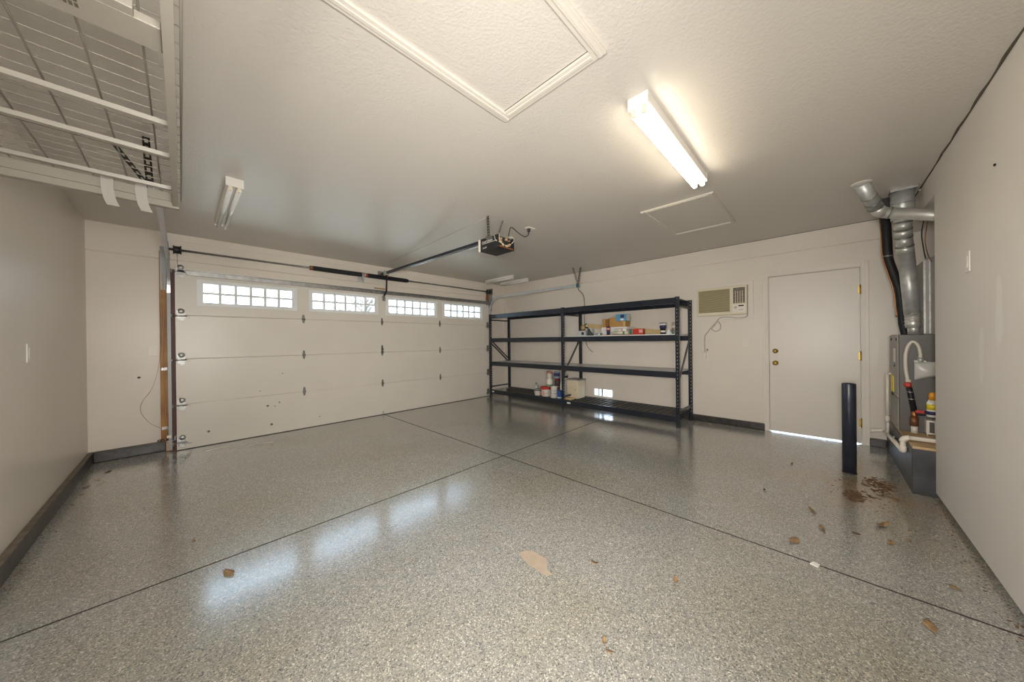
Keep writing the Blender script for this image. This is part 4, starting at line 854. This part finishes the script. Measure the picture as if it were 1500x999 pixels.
MB().lathe([(.052, -.006), (.066, -.005), (.066, 0)], (4.05, -.238, ZC), 20).build('ceiling_collar', IVORYW, ap)
fx = thing('insulated_line', 'thick black insulated line hanging from the ceiling beside the flue', 'pipe', (4.95, -.5, 2.3))
LP_ = curve_pts([(4.98, -.44, ZC), (4.97, -.455, 2.40), (4.955, -.462, 2.20), (4.95, -.468, 2.03), (4.95, -.505, 1.85), (4.95, -.535, 1.70), (4.95, -.552, 1.50), (4.95, -.558, 1.36), (4.95, -.575, FZ1)], 6)
MB().tube(LP_, [.037] * 18 + [.034] * 8 + [.028] * (len(LP_) - 26), 14).build('insulation', BLACKR, fx)
MB().tube([p + Vector((-.010, .036, 0)) for p in LP_[4:-9]], .006, 6).build('copper_tube', COPPER, fx); MB().tube([(4.95, -.466, 2.045), (4.95, -.466, 2.03)], .040, 14).build('tape_band', GALVD, fx)
tag(B(4.64, 4.80, -.46, -.37, ZC - .10, ZC).build('junction_box', BLACKP, bevel=.003), 'black metal box on the ceiling behind the flue sleeve', 'junction box')
pn = thing('plenum_duct', 'sheet metal plenum duct with a sloped top standing in the niche', 'duct', (4.85, -.85, FZ1))
MB().hexa([(4.72, -1.10, FZ1), (5.02, -1.10, FZ1), (5.02, -.655, FZ1), (4.72, -.655, FZ1), (4.72, -1.10, 2.14), (5.02, -1.10, 2.14), (5.02, -.655, 1.92), (4.72, -.655, 1.92)]).build('duct_body', mat('dull_duct_metal', (.34, .32, .29), .5, .3, noise=.15, nscale=8), pn, bevel=.003)
m_ = MB(); m_.bar((4.716, -.660, FZ1 + .01), (4.716, -.660, 1.92), .012, .012); m_.bar((4.716, -.69, FZ1 + .01), (4.716, -.69, 1.93), .010, .01); m_.build('standing_seam', GALV, pn)
cn = thing('conduit', 'curved metal conduit bending down from the ceiling into the niche', 'conduit', (4.55, -.63, 2.5))
MB().tube(curve_pts([(4.58, -.622, ZC - .012), (4.56, -.626, ZC - .010), (4.55, -.637, ZC - .03), (4.55, -.648, 2.48), (4.55, -.650, 2.40)], 8), .011, 10).build('conduit_pipe', mat('pale_conduit', (.60, .57, .50), .4, .4), cn)
MB().tube(curve_pts([(4.55, -.650, 2.40), (4.552, -.640, 2.28), (4.55, -.625, 2.14), (4.60, -.640, 2.02), (4.66, -.66, 1.93)], 8), .004, 6).build('cable', BLACKR, cn)
MB().tube(curve_pts([(4.56, -.655, 2.40), (4.57, -.66, 2.25), (4.56, -.645, 2.08), (4.64, -.67, 1.96), (4.70, -.70, 1.90)], 8), .0035, 6).build('cable', COPPER, cn)

# gas line, valves and odds and ends on the furnace side
GXX = FX - .028
gl = thing('gas_line', 'gas line with pale flexible loop and red valves on the furnace side', 'pipe', (GXX, -.57, FZ0))
MB().tube(curve_pts([(GXX, -.540, .83), (GXX, -.528, .93), (GXX, -.527, 1.05), (GXX, -.540, 1.14), (GXX, -.568, 1.185), (GXX, -.598, 1.15), (GXX, -.610, 1.08), (GXX, -.610, 1.03)], 8), .0125, 10).build('flexible_hose', mat('cream_hose', (.66, .62, .52), .45), gl)
MB().tube([(GXX, -.610, 1.045), (GXX, -.610, 1.005)], .020, 6).build('hose_nut', GALV, gl); MB().tube([(GXX, -.540, .845), (GXX, -.541, .815)], .019, 6).build('hose_nut', IVORY, gl)
MB().tube([(GXX, -.541, .815), (GXX, -.545, .765)], .017, 10).build('valve_body', BRASS, gl); m_ = MB(); m_.lathe([(0, .020), (.022, .018), (.024, .004), (.012, 0)], (GXX - .032, -.535, .80), 12, 'x'); m_.build('valve_handle', RED, gl)
MB().tube([(GXX, -.545, .775), (GXX, -.552, .73), (GXX, -.573, .56)], .019, 12).build('iron_pipe', BLACKP, gl)
for z, y in ((.735, -.552), (.672, -.559)): MB().lathe([(.0195, -.003), (.021, 0), (.0195, .003)], (GXX, y, z), 12).build('pipe_band', GALV, gl)
MB().tube([(GXX, -.573, .565), (GXX, -.573, .50)], .020, 10).build('copper_union', COPPER, gl); MB().tube([(GXX, -.573, .515), (GXX, -.573, .435)], .026, 8).build('copper_union', mat('rusty_union', (.30, .13, .06), .5, .6, noise=.4, nscale=40), gl); MB().tube([(GXX, -.573, .435), (GXX, -.573, FZ0)], .020, 10).build('pipe_nipple', PVC, gl)
m_ = MB(); m_.box(GXX - .025, GXX - .010, -.625, -.578, .555, .580); m_.tube([(GXX, -.575, .565), (GXX - .02, -.60, .565)], .010, 8); m_.build('valve_handle', RED, gl)
MB().tube(curve_pts([(GXX, -.585, .545), (GXX, -.625, .545), (GXX, -.64, .56), (GXX, -.66, .60)], 6), .013, 8).build('side_branch', BLACKP, gl)
t = thing('plastic_bag', 'cloudy plastic bag hanging on the furnace side beside the flexible hose', 'bag', (GXX, -.65, .85))
q = MB(); nY, nZ = 8, 6; vs = []
for j in range(nZ + 1):
    for i in range(nY + 1):
        u, v_ = i / nY, j / nZ; zl = .842 + .075 * u; z = zl + (1.008 - zl) * v_; y = -.575 - .20 * u
        vs.append((GXX - .004 - .018 * math.sin(PI * v_) * math.sin(PI * min(1, u + .1)) + .004 * math.sin(9 * u + 5 * v_), y, z))
q.add(vs, [(j * (nY + 1) + i, j * (nY + 1) + i + 1, (j + 1) * (nY + 1) + i + 1, (j + 1) * (nY + 1) + i) for j in range(nZ) for i in range(nY)], True); q.build('bag_film', BAG, t, solid=.003)
B(GXX - .008, GXX + .004, -.64, -.575, 1.004, 1.018).build('bag_clip', IVORYW, t)
t = thing('spray_can', 'white and yellow can with orange top on the furnace side', 'can', (GXX - .04, -.675, .52))
sx_, sy_ = GXX - .04, -.668
MB().lathe([(.030, 0), (.034, .006), (.034, .12), (.022, .145)], (sx_, sy_, .535), 16).build('can_body', WHITEP, t); MB().lathe([(.022, 0), (.021, .05), (.016, .066), (0, .07)], (sx_, sy_, .68), 14).build('cap', ORANGE, t); MB().lathe([(.0346, 0), (.0346, .045)], (sx_, sy_, .60), 16).build('printed_label', YELLOW, t); MB().lathe([(.0346, 0), (.0346, .030)], (sx_, sy_, .555), 16).build('printed_label', NAVY, t)
t = thing('switch_box', 'white electrical box low on the furnace side', 'box', (GXX, -.66, .40))
B(GXX - .055, FX, -.73, -.632, FZ0 + .012, .505).build('box_body', IVORYW, t, bevel=.003); B(GXX - .057, GXX - .055, -.675, -.648, .40, .49).build('cutout', GREYP, t); B(GXX - .057, GXX - .055, -.72, -.69, .40, .49).build('cutout', GREYP, t)
for y_ in (-.638, -.724): B(GXX - .052, FX, y_ - .004, y_ + .004, FZ0, FZ0 + .014).build('box_foot', GALVD, t)
t = thing('yellow_tag', 'yellow plastic tag hanging on the front of the furnace', 'tag', (4.83, FY, .77))
MB().prism([(4.76, FY + .0105, .70), (4.90, FY + .0105, .68), (4.92, FY + .0105, .84), (4.86, FY + .0105, .868), (4.78, FY + .0105, .85)], (0, .006, 0)).build('tag_sheet', YELLOW, t); B(4.80, 4.84, FY + .010, FY + .018, .665, .70).build('tag_clip', BLACKR, t)
pv = thing('drain_pipe', 'white plastic drain pipe running along the platform and over its top', 'pipe', (4.5, -.46, .3))
PY = -.464; PR_ = .0175
MB().tube([(4.165, -1.2, .396), (4.165, -.50, .396)], PR_, 12).build('pipe_run', PVC, pv); MB().tube([(4.165, PY, .372), (4.145, PY, .31)], PR_, 12).build('pipe_run', PVC, pv); MB().tube([(4.16, PY, .288), (5.28, PY, .215)], PR_, 12).build('pipe_run', PVC, pv)
MB().tube(arc((4.165, PY - .036, .360), .036, PI / 2, 0, 8, (0, 1, 0), (0, 0, 1)), PR_ * 1.25, 12).build('elbow', PVC, pv); MB().tube(curve_pts([(4.147, PY, .325), (4.145, PY, .295), (4.175, PY, .287)], 6), PR_ * 1.25, 12).build('elbow', PVC, pv); MB().tube(curve_pts([(5.25, PY, .217), (5.30, PY, .214), (5.31, PY + .04, .205), (5.31, PY + .10, .19)], 6), PR_ * 1.2, 12).build('elbow', PVC, pv)
MB().tube([(4.955, -.458, .86), (4.975, -.458, .40)], .013, 10).build('pipe_run', PVC, pv); MB().tube(curve_pts([(4.974, -.458, .43), (4.976, -.458, .385), (5.01, -.462, .372)], 6), .017, 10).build('elbow', PVC, pv); MB().tube([(5.0, -.462, .372), (5.02, -.464, .235)], .012, 10).build('pipe_run', PVC, pv)
MB().tube([(4.955, -.458, .86), (4.955, FY + .008, .86)], .013, 10).build('pipe_run', PVC, pv)
for x in (4.45, 4.85): B(x - .008, x + .008, -.490, PY + .004, .262 - (x - 4.16) * .065 + .01, .302 - (x - 4.16) * .065).build('pipe_clip', GALVD, pv)

# ------------------------------------------------------------------ leaves and litter
def leaf_mesh(L_, W_, curl, seed):
    rnd = random.Random(seed); m_ = MB(); n = 7; vs = []
    for i in range(n):
        u = i / (n - 1); wd = W_ * math.sin(PI * min(.97, .06 + u * .93)) ** .8 * (.78 + .3 * rnd.random()); z = .002 + curl * (u - .5) ** 2 * 4
        vs += [(u * L_ - L_ / 2, -wd / 2, z + curl * .6), (u * L_ - L_ / 2, 0, z), (u * L_ - L_ / 2, wd / 2, z + curl * .5 * rnd.random())]
    fs = []
    for i in range(n - 1):
        for k in range(2): fs.append((i * 3 + k, i * 3 + k + 1, i * 3 + k + 4, i * 3 + k + 3))
    return m_.add(vs, fs, True)
protos = [leaf_mesh(.085, .05, .006, 1), leaf_mesh(.06, .028, .010, 2), leaf_mesh(.11, .045, .014, 3)]
LM = [p.build('dry_leaf', m_, None, solid=.0008) for p, m_ in zip(protos, (LEAFM, LEAFM, LEAFM))]
for o in LM: COL.objects.unlink(o)
STEM = MB().tube([(.04, 0, .002), (.062, .004, .003)], .0013, 5).build('stem', LEAFD); COL.objects.unlink(STEM)
LSPOT = [(2.571, .137, 0, 1.0, 'flat tan leaf near the long floor joint', None), (2.857, .016, 1, 1.1, 'curled tan leaf standing up past the floor joint', None), (3.164, -.267, 2, 1.1, 'largest curled brown leaf, between bollard and near right wall', None),
    (2.935, -.279, 0, .7, 'tan leaf just nearer than the largest curled leaf', None), (3.038, -.361, 1, .7, 'small brown leaf closest to the near right wall', None), (3.104, .066, 2, .7, 'thin pale leaf on the open floor ahead of the bollard', None),
    (2.931, -.137, 0, .5, 'small dark leaf between the flat tan leaf and the largest curled leaf', 'd'), (2.199, -.316, 0, .85, 'orange brown leaf on the near side of the floor joint', None), (2.622, -.454, 0, .55, 'lone orange leaf near the foot of the near right wall', None),
    (1.573, .913, 1, .9, 'thin tan leaf right of the bare floor patch', None), (1.744, .549, 1, .8, 'small crumpled leaf between bare patch and the floor joint', None), (.165, 2.301, 0, .9, 'brown leaf in front of the floor joint near the left wall', None),
    (1.192, .652, 1, .6, 'tiny orange leaf in the middle foreground, farther of two', None), (1.165, .614, 1, .55, 'tiny orange leaf in the middle foreground, nearer of two', None), (.04, 2.837, 1, .6, 'tiny brown leaf beyond the floor joint near the left wall', None),
    (3.277, .352, 1, .6, 'small dark leaf on the open floor left of the bollard', 'd'), (4.127, .23, 2, .55, 'small dark leaf in front of the entry door', 'd'), (1.325, 1.527, 1, .4, 'tiny dark speck of leaf beyond the bare floor patch', 'd')]
def put_leaf(x, y, k, s_, lab, dk, group, rz):
    o = LM[k].copy(); COL.objects.link(o); o.location = (x, y, .001); o.rotation_euler = (0, 0, rz); o.scale = (s_, s_, s_)
    if dk:
        o.material_slots[0].link = 'OBJECT'; o.material_slots[0].material = LEAFD
    tag(o, lab, 'leaf', group)
    if s_ > .65 and k != 1:
        c = STEM.copy(); COL.objects.link(c); c.parent = o
random.seed(11)
for x, y, k, s_, lab, dk in LSPOT: put_leaf(x, y, k, s_, lab, dk, 'dry leaves on the floor', random.random() * 6.28)
for k in range(14):
    a = random.random() * 6.28; r = random.random() ** .6
    put_leaf(3.86 + .30 * r * math.cos(a), -.28 + .16 * r * math.sin(a), random.choice((0, 1, 2)), .35 + random.random() * .4, 'small dry leaf in the litter between the bollard and furnace block', random.random() < .55, 'leaf litter beside the furnace block', random.random() * 6.28)
for k in range(7): put_leaf(-.60 + random.random() * .10, 3.6 + random.random() * 1.7, random.choice((0, 1)), .35 + random.random() * .45, 'small dry leaf lying along the foot of the left curb', random.random() < .5, 'leaves along the left curb', random.random() * 6.28)
for k in range(6): put_leaf(5.02 + random.random() * .3, .75 + random.random() * .6, random.choice((0, 1)), .3 + random.random() * .4, 'small dry leaf on the floor between the rack and the entry door', random.random() < .6, 'leaves near the rack foot', random.random() * 6.28)
t = tag(MB().prism([(2.36, .03, .0), (2.395, .022, .0), (2.40, .05, .0), (2.372, .062, .0)], (0, 0, .006)).build('paper_scrap', WHITEP), 'white paper scrap lying beside the long floor joint', 'paper')
m_ = MB(); random.seed(5)
for k in range(620):
    q = random.random()
    big = 1.0
    if q < .62:
        a = random.random() * 6.28; r = random.random() ** .7
        cx, cy, rx, ry = ((4.02, -.33, .20, .085), (3.62, -.16, .13, .06), (3.72, -.23, .40, .22))[int(random.random() * 2.6)]
        x, y = cx + rx * r * math.cos(a), cy + ry * r * math.sin(a); big = 2.2 if rx < .3 else 1.2
        if y < -.47 and x > 3.9: continue
    elif q < .80: x, y = 1.6 + random.random() * 2.3, -.60 + random.random() ** 2 * .06
    elif q < .9: x, y = -.648 + random.random() ** 2 * .06, 1.5 + random.random() * 3.9
    else: x, y = -.6 + random.random() * .5, 5.46 - random.random() ** 2 * .07
    s_ = (.002 + .006 * random.random()) * big; a = random.random() * 3; c, sn = math.cos(a) * s_, math.sin(a) * s_
    m_.prism([(x + c, y + sn, .0003), (x - sn * .6, y + c * .6, .0003), (x - c, y - sn, .0003), (x + sn * .5, y - c * .5, .0003)], (0, 0, .0008 + .0025 * random.random()))
tag(m_.build('floor_debris', LEAFD), 'fine brown leaf crumbs and dirt scattered along curbs and block', 'debris', None, 'stuff')

# ------------------------------------------------------------------ outdoors, seen through the panes
def tree(x, y, hgt, seed, label):
    rnd = random.Random(seed); t = thing('bare_tree', label, 'tree', (x, y, -.1), 'bare trees beyond the drive')
    MB().tube([(x, y, -.1), (x + .1, y, hgt * .3), (x, y + .1, hgt * .62)], [.16, .12, .05], 8).build('trunk', BARK, t); m_ = MB()
    for k in range(46):
        z = hgt * (.18 + .44 * rnd.random()); a = rnd.random() * 6.28; L_ = hgt * (.2 + .28 * rnd.random()); p = Vector((x, y, z)); d_ = Vector((math.cos(a), math.sin(a), .25 + rnd.random() * .7)).normalized()
        e = p + d_ * L_; m_.tube([p, p.lerp(e, .5) + Vector((0, 0, .1)), e], [.05, .03, .008], 5)
        for j in range(4):
            s_ = p.lerp(e, .35 + .16 * j); d2 = (d_ + Vector((rnd.uniform(-1, 1), rnd.uniform(-1, 1), rnd.uniform(-.3, .9)))).normalized(); m_.tube([s_, s_ + d2 * L_ * .4], [.018, .004], 4)
    m_.build('branches', BARK, t)
tree(-1.5, 17, 6.5, 1, 'leafless tree farthest left beyond the garage door windows'); tree(7.5, 19, 7.0, 2, 'leafless tree in the middle beyond the garage door windows'); tree(14.5, 16, 6.5, 3, 'leafless tree farthest right beyond the garage door windows')
m_ = MB(); rnd = random.Random(9); nx = 60; prv = None
vs = []
for i in range(nx + 1):
    x = -18 + i * 44 / nx; hh = 1.9 + .5 * rnd.random()
    vs += [(x, 24 + rnd.uniform(-.3, .3), -.1), (x, 24 + rnd.uniform(-.3, .3), hh * .6), (x, 24.5 + rnd.uniform(-.3, .3), hh), (x, 25.6, hh * .8), (x, 25.8, -.1)]
m_.add(vs, [(i * 5 + k, i * 5 + k + 1, (i + 1) * 5 + k + 1, (i + 1) * 5 + k) for i in range(nx) for k in range(4)]); tag(m_.build('hedge', HEDGE), 'long low green hedge across the drive', 'hedge', None, 'stuff')
for o in LM + [STEM]:
    if o.users == 0 or not o.users_collection: bpy.data.objects.remove(o)
